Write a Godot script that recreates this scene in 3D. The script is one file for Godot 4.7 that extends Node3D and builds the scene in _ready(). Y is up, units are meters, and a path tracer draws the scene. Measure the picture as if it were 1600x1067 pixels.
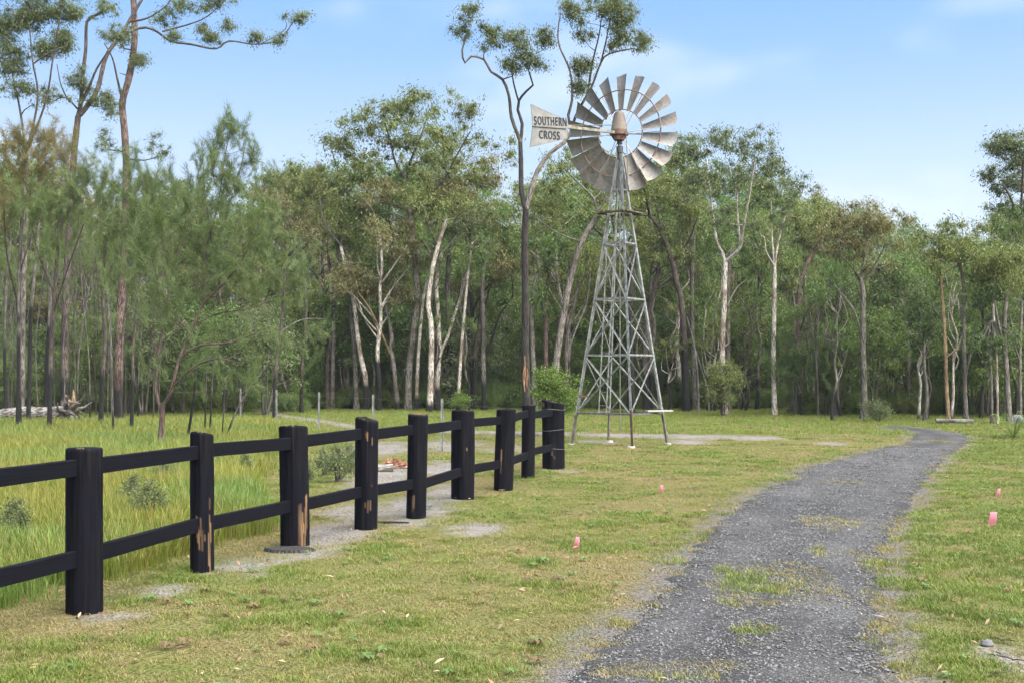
extends Node3D
# Pixel helpers: focal length F (pixels of the 1600x1067 photograph), eye height EYE, horizon row HZ.
const F := 1800.0
const EYE := 1.74
const HZ := 585.0

var rng := RandomNumberGenerator.new()
var nz := FastNoiseLite.new()
var nf := FastNoiseLite.new()
var M := {}
var taken := {}
var clump_sets := {}
var road_rows := []
var fence_pts := []

class Buf:
	var v := PackedVector3Array()
	var n := PackedVector3Array()
	var c := PackedColorArray()
	var uv := PackedVector2Array()
	var ix := PackedInt32Array()
	func tube(pts: Array, rad: Array, sides: int, cols: Array, cap := false) -> void:
		var first := v.size()
		var a := Vector3.ZERO
		var run := 0.0
		for i in pts.size():
			var t: Vector3 = (pts[mini(i + 1, pts.size() - 1)] - pts[maxi(i - 1, 0)]).normalized()
			if i == 0:
				a = t.cross(Vector3(0.31, 0.2, 0.93)).normalized()
			else:
				a = (a - t * a.dot(t)).normalized()
				run += pts[i].distance_to(pts[i - 1])
			var b := t.cross(a)
			for k in sides + 1:
				var w := TAU * k / sides
				var d := a * cos(w) + b * sin(w)
				v.append(pts[i] + d * rad[i])
				n.append(d)
				c.append(cols[i])
				uv.append(Vector2(float(k) / sides * 1.0, run * 0.7))
		for i in pts.size() - 1:
			for k in sides:
				var p := first + i * (sides + 1) + k
				var q := p + sides + 1
				ix.append_array([p, q, q + 1, p, q + 1, p + 1])
		if cap:
			for e in 2:
				var i := 0 if e == 0 else pts.size() - 1
				var ce := v.size()
				var t: Vector3 = (pts[1] - pts[0]).normalized() * -1.0 if e == 0 else (pts[i] - pts[i - 1]).normalized()
				v.append(pts[i]); n.append(t); c.append(cols[i]); uv.append(Vector2(0.5, 0.5))
				for k in sides + 1:
					v.append(v[first + i * (sides + 1) + k]); n.append(t); c.append(cols[i]); uv.append(Vector2(0.5 + 0.3 * cos(TAU * k / sides), 0.5 + 0.3 * sin(TAU * k / sides)))
				for k in sides:
					if e == 0:
						ix.append_array([ce, ce + 1 + k, ce + 2 + k])
					else:
						ix.append_array([ce, ce + 2 + k, ce + 1 + k])
	func quad(p0: Vector3, p1: Vector3, p2: Vector3, p3: Vector3, col: Color) -> void:
		var s := v.size()
		var nn := (p2 - p0).cross(p1 - p0).normalized()
		var ue := p0.distance_to(p3)
		var ve := p0.distance_to(p1)
		v.append_array([p0, p1, p2, p3]); n.append_array([nn, nn, nn, nn]); c.append_array([col, col, col, col])
		uv.append_array([Vector2(0, 0), Vector2(0, ve), Vector2(ue, ve), Vector2(ue, 0)])
		ix.append_array([s, s + 1, s + 2, s, s + 2, s + 3])
	func beam(a: Vector3, b: Vector3, w: float, h: float, up: Vector3, col: Color, off := Vector2.ZERO) -> void:
		var t := (b - a).normalized()
		var s := t.cross(up).normalized()
		var u := s.cross(t).normalized()
		var o := s * off.x + u * off.y
		var x := s * w * 0.5
		var y := u * h * 0.5
		var p := [a + o - x - y, a + o + x - y, a + o + x + y, a + o - x + y, b + o - x - y, b + o + x - y, b + o + x + y, b + o - x + y]
		for f in [[0, 3, 2, 1], [5, 6, 7, 4], [4, 7, 3, 0], [1, 2, 6, 5], [3, 7, 6, 2], [4, 0, 1, 5]]:
			quad(p[f[0]], p[f[1]], p[f[2]], p[f[3]], col)
	func angle(a: Vector3, b: Vector3, w: float, up: Vector3, col: Color) -> void:
		beam(a, b, w, 0.008, up, col, Vector2(w * 0.5 - 0.004, 0))
		beam(a, b, 0.008, w, up, col, Vector2(0, w * 0.5 + 0.004))
	func tri(p0: Vector3, p1: Vector3, p2: Vector3, col: Color) -> void:
		var nn := (p2 - p0).cross(p1 - p0).normalized()
		var s := v.size()
		v.append_array([p0, p1, p2]); n.append_array([nn, nn, nn]); c.append_array([col, col, col])
		uv.append_array([Vector2(0, 0), Vector2(0, 1), Vector2(1, 0)])
		ix.append_array([s, s + 1, s + 2])
	func mesh() -> ArrayMesh:
		var m := ArrayMesh.new()
		if v.is_empty():
			return m
		var ar := []
		ar.resize(Mesh.ARRAY_MAX)
		ar[Mesh.ARRAY_VERTEX] = v
		ar[Mesh.ARRAY_NORMAL] = n
		ar[Mesh.ARRAY_COLOR] = c
		if uv.size() == v.size():
			ar[Mesh.ARRAY_TEX_UV] = uv
		if ix.size():
			ar[Mesh.ARRAY_INDEX] = ix
		m.add_surface_from_arrays(Mesh.PRIMITIVE_TRIANGLES, ar)
		return m

# ---------------------------------------------------------------- naming
func numbered(called: String) -> String:
	taken[called] = taken.get(called, 0) + 1
	return called if taken[called] == 1 else "%s_%03d" % [called, taken[called] - 1]

func tag(o: Node, label: String, category: String, group := "") -> Node:
	o.set_meta("label", label)
	o.set_meta("category", category)
	if group:
		o.set_meta("group", group)
	return o

func thing(called: String, label: String, category: String, at := Vector3.ZERO, group := "") -> Node3D:
	var o := Node3D.new()
	o.name = numbered(called)
	add_child(o)
	o.position = at
	tag(o, label, category, group)
	return o

func part(called: String, m: Mesh, mat: Material, parent: Node) -> MeshInstance3D:
	var o := MeshInstance3D.new()
	o.name = called if parent != self else numbered(called)
	o.mesh = m
	o.material_override = mat
	parent.add_child(o, true)
	return o

func structure(called: String, m: Mesh, mat: Material) -> MeshInstance3D:
	var o := part(called, m, mat, self)
	o.set_meta("kind", "structure")
	return o

# ---------------------------------------------------------------- places
func P(px: float, py: float, z: float) -> Vector3:
	return Vector3((px - 800.0) / F * z, EYE - (py - HZ) / F * z, -z)

func zrow(py: float) -> float:
	return F * EYE / (py - HZ)

func G(px: float, py: float) -> Vector3:
	var z := zrow(py)
	var x := (px - 800.0) / F * z
	return Vector3(x, gh(x, z), -z)

func gh(x: float, z: float) -> float:
	return 0.035 * nz.get_noise_2d(x * 6.0, z * 6.0) + 0.015 * nz.get_noise_2d(x * 30.0 + 50.0, z * 30.0)

func road_edges(z: float) -> Vector2:
	if z < road_rows[0].x or z > road_rows[-1].x:
		return Vector2(1, -1)
	for i in road_rows.size() - 1:
		if z <= road_rows[i + 1].x:
			var t: float = (z - road_rows[i].x) / (road_rows[i + 1].x - road_rows[i].x)
			var r: Vector3 = road_rows[i].lerp(road_rows[i + 1], t)
			return Vector2(r.y, r.z)
	return Vector2(1, -1)

func road_in(x: float, z: float) -> float:
	var e := road_edges(z)
	if e.x > e.y:
		return -9.0
	return minf(x - e.x, e.y - x)

func fence_x(z: float) -> float:
	for i in fence_pts.size() - 1:
		var a: Vector2 = fence_pts[i]
		var b: Vector2 = fence_pts[i + 1]
		if z <= b.y or i == fence_pts.size() - 2:
			return a.x + (b.x - a.x) * (z - a.y) / (b.y - a.y)
	return 0.0

var sand_spots := []
func sandiness(x: float, z: float) -> float:
	var s := 0.0
	var w := nz.get_noise_2d(x * 35.0, z * 35.0)
	var w2 := nf.get_noise_2d(x * 60.0, z * 60.0) + 0.9 * nf.get_noise_2d(x * 230.0 + 70.0, z * 230.0)
	for p in sand_spots:
		var d := Vector2((x - p[0]) / p[2], (z - p[1]) / p[3]).length()
		s = maxf(s, (1.0 - d) * 1.3 * p[4] + 0.5 * w + 0.25 * w2)
	# track that crosses behind the windmill
	var tz := track_z(x)
	if tz > 0.0:
		s = maxf(s, 1.0 - absf(z - tz) / 1.9 + 0.35 * w + 0.3 * w2)
	return clampf(s, 0.0, 1.0)

func track_z(x: float) -> float:
	if x < -12.0 or x > 7.5:
		return -1.0
	if x < -4.5:
		return lerpf(36.5, 53.0, clampf((-4.5 - x) / 7.0, 0.0, 1.0))
	return lerpf(36.5, 31.5, clampf((x + 4.5) / 11.0, 0.0, 1.0))

func ground_color(x: float, z: float) -> Color:
	var a := nz.get_noise_2d(x * 9.0, z * 9.0) * 0.5 + 0.5
	var b := nf.get_noise_2d(x * 40.0, z * 40.0) * 0.5 + 0.5
	var thatch := Color(0.150, 0.122, 0.058)
	var green := Color(0.095, 0.115, 0.03)
	var col := thatch.lerp(green, smoothstep(0.3, 0.7, a * 0.6 + b * 0.4))
	var s := sandiness(x, z)
	col = col.lerp(Color(0.205, 0.19, 0.178) * (0.7 + 0.5 * b), smoothstep(0.2, 0.8, s))
	var r := road_in(x, z) + 0.3 * (b - 0.5)
	if r > -0.35:
		col = col.lerp(Color(0.12, 0.112, 0.105), smoothstep(-0.35, 0.05, r))
	return col

# ---------------------------------------------------------------- materials
func noise_image(size: int, freq: Vector2, sd: int, oct: int, lo: float, hi: float, tint := Color.WHITE) -> ImageTexture:
	var f := FastNoiseLite.new()
	f.seed = sd
	f.frequency = 1.0
	f.fractal_octaves = oct
	f.noise_type = FastNoiseLite.TYPE_SIMPLEX_SMOOTH
	var im := Image.create(size, size, false, Image.FORMAT_RGB8)
	for y in size:
		for x in size:
			var u := TAU * x / size
			var w := TAU * y / size
			var k := f.get_noise_3d(cos(u) * freq.x, sin(u) * freq.x + cos(w) * freq.y, sin(w) * freq.y) * 0.5 + 0.5
			k = clampf(lo + (hi - lo) * (k * 1.6 - 0.3), 0.0, 1.0)
			im.set_pixel(x, y, Color(k * tint.r, k * tint.g, k * tint.b))
	return ImageTexture.create_from_image(im)

func mat(called: String, col: Color, rough: float, vc := true) -> StandardMaterial3D:
	var m := StandardMaterial3D.new()
	m.resource_name = called
	m.albedo_color = col.linear_to_srgb()
	m.roughness = rough
	m.vertex_color_use_as_albedo = vc
	m.cull_mode = BaseMaterial3D.CULL_DISABLED
	M[called] = m
	return m

func leaf_mat(called: String, col: Color) -> void:
	var m := mat(called, col, 0.55)
	m.metallic_specular = 0.4
	m.backlight_enabled = true
	m.backlight = Color(0.78, 0.82, 0.5)

func make_materials() -> void:
	var bark_tex := noise_image(256, Vector2(3.2, 1.1), 11, 5, 0.2, 1.3)
	var m := mat("bark", Color.WHITE, 0.92)
	m.albedo_texture = bark_tex
	m.heightmap_enabled = true
	m.heightmap_texture = bark_tex
	m.heightmap_scale = 1.5
	leaf_mat("leaf_olive", Color(0.150, 0.178, 0.058))
	leaf_mat("leaf_green", Color(0.100, 0.160, 0.048))
	leaf_mat("leaf_fresh", Color(0.130, 0.190, 0.055))
	leaf_mat("leaf_grey", Color(0.125, 0.155, 0.075))
	leaf_mat("leaf_rust", Color(0.165, 0.152, 0.068))
	leaf_mat("leaf_bright", Color(0.135, 0.205, 0.045))
	leaf_mat("leaf_deep", Color(0.088, 0.132, 0.048))
	leaf_mat("leaf_sheoak", Color(0.125, 0.168, 0.064))
	leaf_mat("leaf_sheoak_brown", Color(0.185, 0.155, 0.065))
	leaf_mat("grass", Color.WHITE)
	m = mat("galvanised", Color(0.27, 0.28, 0.265), 0.6)
	m.metallic = 0.35
	m.albedo_texture = noise_image(128, Vector2(0.9, 0.9), 21, 4, 0.6, 1.1)
	m = mat("blade_metal", Color.WHITE, 0.6)
	m.metallic = 0.15
	m.albedo_texture = noise_image(256, Vector2(0.8, 0.8), 31, 5, 0.82, 1.05)
	mat("rust", Color(0.13, 0.066, 0.043), 0.9, false).albedo_texture = noise_image(128, Vector2(1.2, 1.2), 41, 4, 0.5, 1.2)
	mat("dark_iron", Color(0.05, 0.045, 0.045), 0.6, false)
	mat("vane_ink", Color(0.009, 0.010, 0.014), 0.8, false)
	mat("plain", Color.WHITE, 0.85)
	m = mat("black_paint", Color.WHITE, 0.75)
	var grain := noise_image(256, Vector2(5.0, 0.6), 51, 5, 0.5, 1.3)
	m.albedo_texture = grain
	m.heightmap_enabled = true
	m.heightmap_texture = grain
	m.heightmap_scale = 0.14
	m.metallic_specular = 0.22
	mat("pink_tape", Color(0.42, 0.14, 0.18), 0.5, false)
	mat("concrete", Color(0.30, 0.285, 0.26), 0.9, false)
	m = mat("ground", Color.WHITE, 0.95)
	m.albedo_texture = noise_image(512, Vector2(14.0, 14.0), 61, 5, 0.45, 1.3)
	m.heightmap_enabled = true
	m.heightmap_texture = m.albedo_texture
	m.heightmap_scale = 1.2
	m.metallic_specular = 0.2
	# gravel: cells of stone, each its own grey
	var cell := FastNoiseLite.new()
	cell.seed = 5
	cell.noise_type = FastNoiseLite.TYPE_CELLULAR
	cell.frequency = 0.11
	cell.cellular_return_type = FastNoiseLite.RETURN_CELL_VALUE
	var edge := cell.duplicate()
	edge.cellular_return_type = FastNoiseLite.RETURN_DISTANCE2_SUB
	var s := 768
	var im := Image.create(s, s, false, Image.FORMAT_RGB8)
	var hm := Image.create(s, s, false, Image.FORMAT_RGB8)
	for y in s:
		for x in s:
			var k := cell.get_noise_2d(x, y) * 0.5 + 0.5
			var d := clampf((edge.get_noise_2d(x, y) + 1.0) * 1.6, 0.0, 1.0)
			var g := (0.48 + 0.66 * k * k) * (0.7 + 0.3 * d)
			im.set_pixel(x, y, Color(g, g, g * 1.01).clamp())
			var h := d * (0.5 + 0.5 * k)
			hm.set_pixel(x, y, Color(h, h, h))
	m = mat("gravel", Color.WHITE, 0.85)
	m.albedo_texture = ImageTexture.create_from_image(im)
	m.heightmap_enabled = true
	m.heightmap_texture = ImageTexture.create_from_image(hm)
	m.heightmap_scale = 1.0
	m.metallic_specular = 0.35

# ---------------------------------------------------------------- leaves
func make_clumps() -> void:
	# gum: hanging lance leaves; broad: short wide leaves; needle: long fine she-oak twigs
	for kind in ["gum", "broad", "needle"]:
		var sets := []
		for k in 9:
			var b := Buf.new()
			var tone := 0.64 + 0.09 * k
			var form := Vector3(rng.randf_range(0.75, 1.35), rng.randf_range(0.5, 0.85), rng.randf_range(0.75, 1.35))
			var axis := Vector3(rng.randfn() * 0.4, 1.0, rng.randfn() * 0.4).normalized()
			var count: int = {"gum": 190, "broad": 180, "needle": 150}[kind]
			for i in count:
				var d := Vector3(rng.randfn(), rng.randfn(), rng.randfn()).normalized()
				var p := d * minf(0.95, absf(rng.randfn()) * 0.55) * form
				var t := tone * rng.randf_range(0.75, 1.22)
				var col := Color(t * rng.randf_range(0.85, 1.2), t, t * rng.randf_range(0.75, 1.2))
				if rng.randf() < 0.01 and kind != "needle":
					col = Color(2.2, 0.9, 0.6) * t
				if kind == "needle":
					var f := rng.randf_range(-0.75, 0.6)
					var q := axis * f + Vector3(rng.randfn(), rng.randfn(), rng.randfn()) * 0.06
					var dir := (axis * 0.9 + d * 0.62).normalized()
					var tip := q + dir * rng.randf_range(0.3, 0.6) + Vector3(0, -0.06, 0)
					var side := dir.cross(Vector3(rng.randfn(), rng.randfn(), rng.randfn())).normalized() * 0.0085
					b.tri(q - side, q + side, tip, col)
					continue
				var ll := rng.randf_range(0.13, 0.31) if kind == "gum" else rng.randf_range(0.13, 0.21)
				var lw := ll * (0.13 if kind == "gum" else 0.26)
				var dir := Vector3(rng.randfn() * 0.6, -0.75 if kind == "gum" else 0.1, rng.randfn() * 0.6).normalized() if kind == "gum" else (d + Vector3(rng.randfn(), rng.randfn() * 0.6, rng.randfn()) * 0.6).normalized()
				var side := dir.cross(Vector3(rng.randfn(), rng.randfn(), rng.randfn())).normalized() * lw
				var mid := p + dir * ll * 0.45
				b.tri(p, mid - side, mid + side, col)
				b.tri(mid - side, p + dir * ll, mid + side, col)
			# no shared vertices: unindexed arrays can be transformed and joined at once
			sets.append([b.v, b.n, b.c])
		clump_sets[kind] = sets

func clump(lb: Buf, at: Vector3, size: float, kind: String) -> void:
	var s: Array = clump_sets[kind][rng.randi() % 9]
	var bs := Basis.from_euler(Vector3(rng.randf_range(-0.55, 0.55), rng.randf() * TAU, rng.randf_range(-0.55, 0.55)))
	lb.v.append_array(Transform3D(bs.scaled(Vector3.ONE * size), at) * (s[0] as PackedVector3Array))
	lb.n.append_array(Transform3D(bs, Vector3.ZERO) * (s[1] as PackedVector3Array))
	lb.c.append_array(s[2])

# ---------------------------------------------------------------- trees
func bark_color(kind: String, p: Vector3, char_to: float, sd: float) -> Color:
	var q := nf.get_noise_3d(p.x * 90.0 + sd, p.y * 22.0, p.z * 90.0)
	var q2 := nz.get_noise_3d(p.x * 60.0, p.y * 40.0 + sd, p.z * 60.0)
	if p.y < char_to * (1.0 + 0.7 * q2):
		return Color(0.012, 0.011, 0.011) * (1.0 + 0.5 * q)
	match kind:
		"pale":
			return Color(0.62, 0.56, 0.48).lerp(Color(0.31, 0.245, 0.19), smoothstep(0.05, 0.45, q + 0.5 * q2))
		"grey":
			return Color(0.22, 0.196, 0.168).lerp(Color(0.115, 0.097, 0.080), smoothstep(0.0, 0.5, q))
		"golden":
			return Color(0.42, 0.29, 0.15).lerp(Color(0.24, 0.16, 0.09), smoothstep(0.0, 0.4, q))
		"red":
			return Color(0.20, 0.135, 0.115).lerp(Color(0.10, 0.06, 0.05), smoothstep(0.0, 0.4, q))
		"brown":
			return Color(0.125, 0.095, 0.08).lerp(Color(0.07, 0.05, 0.045), smoothstep(0.0, 0.4, q))
		"dead":
			return Color(0.27, 0.25, 0.228).lerp(Color(0.15, 0.138, 0.125), smoothstep(0.0, 0.4, q))
	return Color(0.046, 0.037, 0.033).lerp(Color(0.024, 0.020, 0.019), smoothstep(-0.2, 0.4, q))

func smooth_line(pts: Array, step: float) -> Array:
	var out := []
	for i in pts.size() - 1:
		var a: Vector3 = pts[maxi(i - 1, 0)]
		var b: Vector3 = pts[i]
		var c: Vector3 = pts[i + 1]
		var d: Vector3 = pts[mini(i + 2, pts.size() - 1)]
		var k := clampi(int(ceil(b.distance_to(c) / step)), 1, 24)
		for j in k:
			out.append(b.cubic_interpolate(c, a, d, float(j) / k))
	out.append(pts[-1])
	return out

# sk holds [point, radius] along the wood; limbs and twigs grow from it
func limb(tb: Buf, sk: Array, pts: Array, r0: float, r1: float, kind: String, char_to := 0.0, sides := 7, step := 0.35) -> void:
	var line := smooth_line(pts, step)
	var rad := []
	var cols := []
	var sd := rng.randf() * 100.0
	var lowest: bool = line[0].y < 0.2
	for i in line.size():
		var t := float(i) / maxf(1.0, line.size() - 1)
		var r := lerpf(r0, r1, t) * (1.0 + 0.10 * nf.get_noise_2d(i * 17.0, sd * 9.0))
		if lowest:
			r *= 1.0 + 0.45 * exp(-maxf(line[i].y, 0.0) / (r0 * 2.2))
		rad.append(maxf(r, 0.004))
		cols.append(bark_color(kind, line[i] + Vector3(sd, 0, 0) * 0.0, char_to, sd))
		if i > 0:
			sk.append([line[i], r])
	tb.tube(line, rad, sides, cols)

func twig_to(tb: Buf, sk: Array, target: Vector3, kind: String, thick: float, min_y: float) -> Vector3:
	var best := -1
	var bd := 1e9
	for i in sk.size():
		var q: Vector3 = sk[i][0]
		if q.y < min_y:
			continue
		var d := q.distance_to(target) + maxf(0.0, q.y - target.y + 0.1) * 1.2
		if d < bd:
			bd = d
			best = i
	if best < 0:
		best = sk.size() - 1
	var a: Vector3 = sk[best][0]
	var r: float = minf(sk[best][1] * 0.7, thick)
	var len := a.distance_to(target)
	if len < 0.08:
		return a
	var mid := a.lerp(target, 0.5) + Vector3(rng.randfn(), -0.6 + rng.randfn() * 0.5, rng.randfn()) * len * 0.10
	limb(tb, sk, [a, mid, target], r, maxf(0.006, r * 0.35), kind, 0.0, 4, 0.45)
	return a

func fill(tb: Buf, lb: Buf, sk: Array, center: Vector3, radii: Vector3, n: int, size: float, kind: String, bark: String, thick := 0.035, min_y := 1.0) -> void:
	var spots := []
	for i in n:
		var d := Vector3(rng.randfn(), rng.randfn() + 0.25, rng.randfn()).normalized() * pow(rng.randf(), 0.45) * (1.0 if rng.randf() < 0.75 else rng.randf_range(1.0, 1.45))
		spots.append(center + d * radii)
	spots.sort_custom(func(a, b): return a.distance_squared_to(sk[0][0]) < b.distance_squared_to(sk[0][0]))
	for t in spots:
		twig_to(tb, sk, t, bark, thick, min_y)
		clump(lb, t, size * rng.randf_range(0.6, 1.35), kind)

# a tree whose limbs follow pixel lines at its own distance z; spec: limbs [[w0, w1, [x, y, x, y ...]], ...], crown [[cx, cy, rx, ry, n], ...]
func traced_tree(called: String, label: String, category: String, z: float, bark: String, leaf: String, limbs: Array, crown: Array, opt := {}) -> Node3D:
	rng.seed = hash(label) + int(z * 10)
	var kpx := z / F
	var first: Array = limbs[0][2]
	var bx: float = (first[0] - 800.0) * kpx
	var base := Vector3(bx, gh(bx, z) - 0.05, -z)
	var t := thing(called, label, category, base, opt.get("group", ""))
	var tb := Buf.new()
	var lb := Buf.new()
	var sk := []
	var px_sk := []   # [px, py, depth]
	for li in limbs.size():
		var l: Array = limbs[li]
		var xy: Array = l[2]
		var dep := 0.0
		var slope := 0.0
		if li > 0:
			var bd := 1e9
			for q in px_sk:
				var dd := Vector2(q[0] - xy[0], q[1] - xy[1]).length()
				if dd < bd:
					bd = dd
					dep = q[2]
			slope = rng.randf_range(-0.5, 0.5)
		var pts := []
		var run := 0.0
		for i in range(0, xy.size(), 2):
			if i > 0:
				run += Vector2(xy[i] - xy[i - 2], xy[i + 1] - xy[i - 1]).length() * kpx
			var d := dep + slope * run
			var w := P(xy[i], xy[i + 1], z - d) - base
			if li == 0 and i == 0:
				w = Vector3(0, -0.1, 0)
			pts.append(w)
		for i in range(0, xy.size() - 2, 2):
			for j in 6:
				var f := j / 6.0
				px_sk.append([lerpf(xy[i], xy[i + 2], f), lerpf(xy[i + 1], xy[i + 3], f), lerpf(pts[i / 2].z, pts[i / 2 + 1].z, f)])
		if sk.is_empty():
			sk.append([pts[0], 0.1])
		limb(tb, sk, pts, l[0] * kpx * 0.5, l[1] * kpx * 0.5, l[3] if l.size() > 3 else bark, opt.get("char", 0.0), 9 if l[0] > 7 else 6, 0.3)
	for c in crown:
		var ce := P(c[0], c[1], z) - base
		var r := Vector3(c[2] * kpx, c[3] * kpx, maxf(c[2], c[3] * 0.6) * kpx * opt.get("deep", 0.8))
		fill(tb, lb, sk, ce, r, int(c[4] * opt.get("more", 1.0)), opt.get("size", 0.55), opt.get("kind", "gum"), opt.get("twig", bark), opt.get("thick", 0.04), opt.get("min_y", 1.5))
	part("trunk", tb.mesh(), M.bark, t)
	if lb.v.size():
		part("crown", lb.mesh(), M[leaf], t)
	return t

# a whole gum tree of the given height, grown from a seed
func grown_gum(sd: int, h: float, bark: String, n: int, spread: float, kind := "gum", size := 0.62) -> Array:
	rng.seed = sd
	var tb := Buf.new()
	var lb := Buf.new()
	var sk := [[Vector3.ZERO, 0.12]]
	var pts := [Vector3(0, -0.15, 0)]
	var lean := Vector3(rng.randfn() * 0.06, 0, rng.randfn() * 0.06)
	var top := h * rng.randf_range(0.62, 0.75)
	for i in 6:
		var y := top * (i + 1) / 6.0
		pts.append(Vector3(lean.x * y + rng.randfn() * 0.10, y, lean.z * y + rng.randfn() * 0.10))
	limb(tb, sk, pts, h * 0.0105, h * 0.005, bark, rng.randf_range(0.0, 2.2))
	var trunk := sk.duplicate()
	for i in 9:
		var from: Vector3 = trunk[int(trunk.size() * rng.randf_range(0.32, 0.98))][0]
		var w := rng.randf() * TAU
		var out := Vector3(cos(w), 0, sin(w)) * h * spread * rng.randf_range(0.5, 1.0)
		var e := from + out + Vector3(0, h * rng.randf_range(0.06, 0.24), 0)
		e.y = minf(e.y, h * 0.95)
		var mid := from.lerp(e, 0.5) + Vector3(rng.randfn(), -0.8, rng.randfn()) * 0.25
		limb(tb, sk, [from, mid, e], h * 0.0045, h * 0.0022, bark, 0.0, 5, 0.5)
		fill(tb, lb, sk, e + Vector3(0, h * 0.03, 0), Vector3(h * 0.10, h * 0.065, h * 0.10), int(n / 8.0), size, kind, bark, 0.03, h * 0.25)
	fill(tb, lb, sk, Vector3(lean.x * h, h * 0.86, lean.z * h), Vector3(h * 0.12, h * 0.11, h * 0.12), int(n / 5.0), size, kind, bark, 0.03, h * 0.3)
	return [tb.mesh(), lb.mesh()]

func grown_shrub(sd: int, h: float, w: float, n: int, kind: String, bark: String, size: float, stems := 5) -> Array:
	rng.seed = sd
	var tb := Buf.new()
	var lb := Buf.new()
	var sk := [[Vector3.ZERO, 0.03]]
	for i in stems:
		var a := rng.randf() * TAU
		var e := Vector3(cos(a) * w * 0.3 * rng.randf(), h * rng.randf_range(0.6, 0.92), sin(a) * w * 0.3 * rng.randf())
		limb(tb, sk, [Vector3(cos(a) * 0.05, -0.1, sin(a) * 0.05), e * 0.5 + Vector3(rng.randfn(), 0, rng.randfn()) * 0.08 * h * 0.3, e], 0.012 + h * 0.006, 0.008, bark, 0.0, 5, 0.4)
	fill(tb, lb, sk, Vector3(0, h * 0.58, 0), Vector3(w * 0.5, h * 0.40, w * 0.5), n, size, kind, bark, 0.018, 0.0)
	return [tb.mesh(), lb.mesh()]

func plant(called: String, label: String, category: String, meshes: Array, leaf: String, at: Vector3, turn: float, sc: Vector3, group: String) -> Node3D:
	var t := thing(called, label, category, at, group)
	t.rotation.y = turn
	t.scale = sc
	part("trunk" if called.ends_with("tree") or called == "sapling" else "stem", meshes[0], M.bark, t)
	part("crown" if called.ends_with("tree") or called == "sapling" else "foliage", meshes[1], M[leaf], t)
	return t

# ---------------------------------------------------------------- ready
func _ready() -> void:
	rng.seed = 7
	nz.seed = 3
	nz.frequency = 0.03
	nf.seed = 9
	nf.frequency = 0.03
	nf.fractal_octaves = 3
	var cam := Camera3D.new()
	cam.name = "camera"
	add_child(cam)
	cam.position = Vector3(0, EYE, 0)
	cam.projection = Camera3D.PROJECTION_FRUSTUM
	cam.near = 0.1
	cam.far = 3000.0
	cam.size = 0.1 * 1067.0 / F
	cam.frustum_offset = Vector2(0, 0.1 * (HZ - 533.5) / F)
	cam.current = true
	make_sky()
	var sun := DirectionalLight3D.new()
	sun.name = "sun"
	add_child(sun)
	sun.look_at_from_position(Vector3.ZERO, Vector3(-0.55, -1.0, -0.42), Vector3.UP)
	sun.light_energy = 0.5
	sun.light_angular_distance = 90.0
	sun.light_color = Color(1.0, 0.975, 0.93)
	sun.shadow_enabled = true
	make_materials()
	make_clumps()
	lay_out()
	build_ground()
	build_road()
	build_fence()
	build_wire_fence()
	build_windmill()
	build_named_trees()
	build_left_thicket()
	build_wood()
	build_grass()
	build_small_things()

func make_sky() -> void:
	var w := 1024
	var h := 512
	var im := Image.create(w, h, false, Image.FORMAT_RGBF)
	var cl := FastNoiseLite.new()
	cl.seed = 14
	cl.frequency = 1.0
	cl.fractal_octaves = 5
	var top := Color(0.085, 0.25, 0.66)
	var mid := Color(0.25, 0.47, 0.85)
	var low := Color(0.75, 0.85, 0.955)
	for y in h:
		var el := (0.5 - (y + 0.5) / h) * PI
		var s := maxf(0.0, sin(el))
		var col := low.lerp(mid, smoothstep(0.03, 0.34, s)).lerp(top, smoothstep(0.28, 1.0, s))
		for x in w:
			var az := ((x + 0.5) / w) * TAU
			var d := Vector3(sin(az) * cos(el), sin(el), cos(az) * cos(el))
			var q := Vector3(d.x, d.y * 3.5, d.z) / (0.35 + s)
			var k := cl.get_noise_3d(q.x * 1.3, q.y * 1.6, q.z * 1.3) + 0.35 * cl.get_noise_3d(q.x * 6.0, q.y * 9.0, q.z * 6.0)
			var cloud := smoothstep(0.0, 0.7, k) * 0.5
			im.set_pixel(x, y, col.lerp(Color(0.78, 0.86, 0.95), cloud))
	var sm := PanoramaSkyMaterial.new()
	sm.panorama = ImageTexture.create_from_image(im)
	var sky := Sky.new()
	sky.sky_material = sm
	var e := Environment.new()
	e.background_mode = Environment.BG_SKY
	e.sky = sky
	e.background_energy_multiplier = 0.118
	e.tonemap_mode = Environment.TONE_MAPPER_LINEAR
	e.tonemap_exposure = 10.8
	e.fog_enabled = true
	e.fog_density = 0.0002
	e.fog_light_color = Color(0.9, 0.94, 1.0)
	e.sdfgi_enabled = true
	e.ssao_enabled = true
	e.ssil_enabled = true
	var we := WorldEnvironment.new()
	we.name = "environment"
	we.environment = e
	add_child(we)

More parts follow.
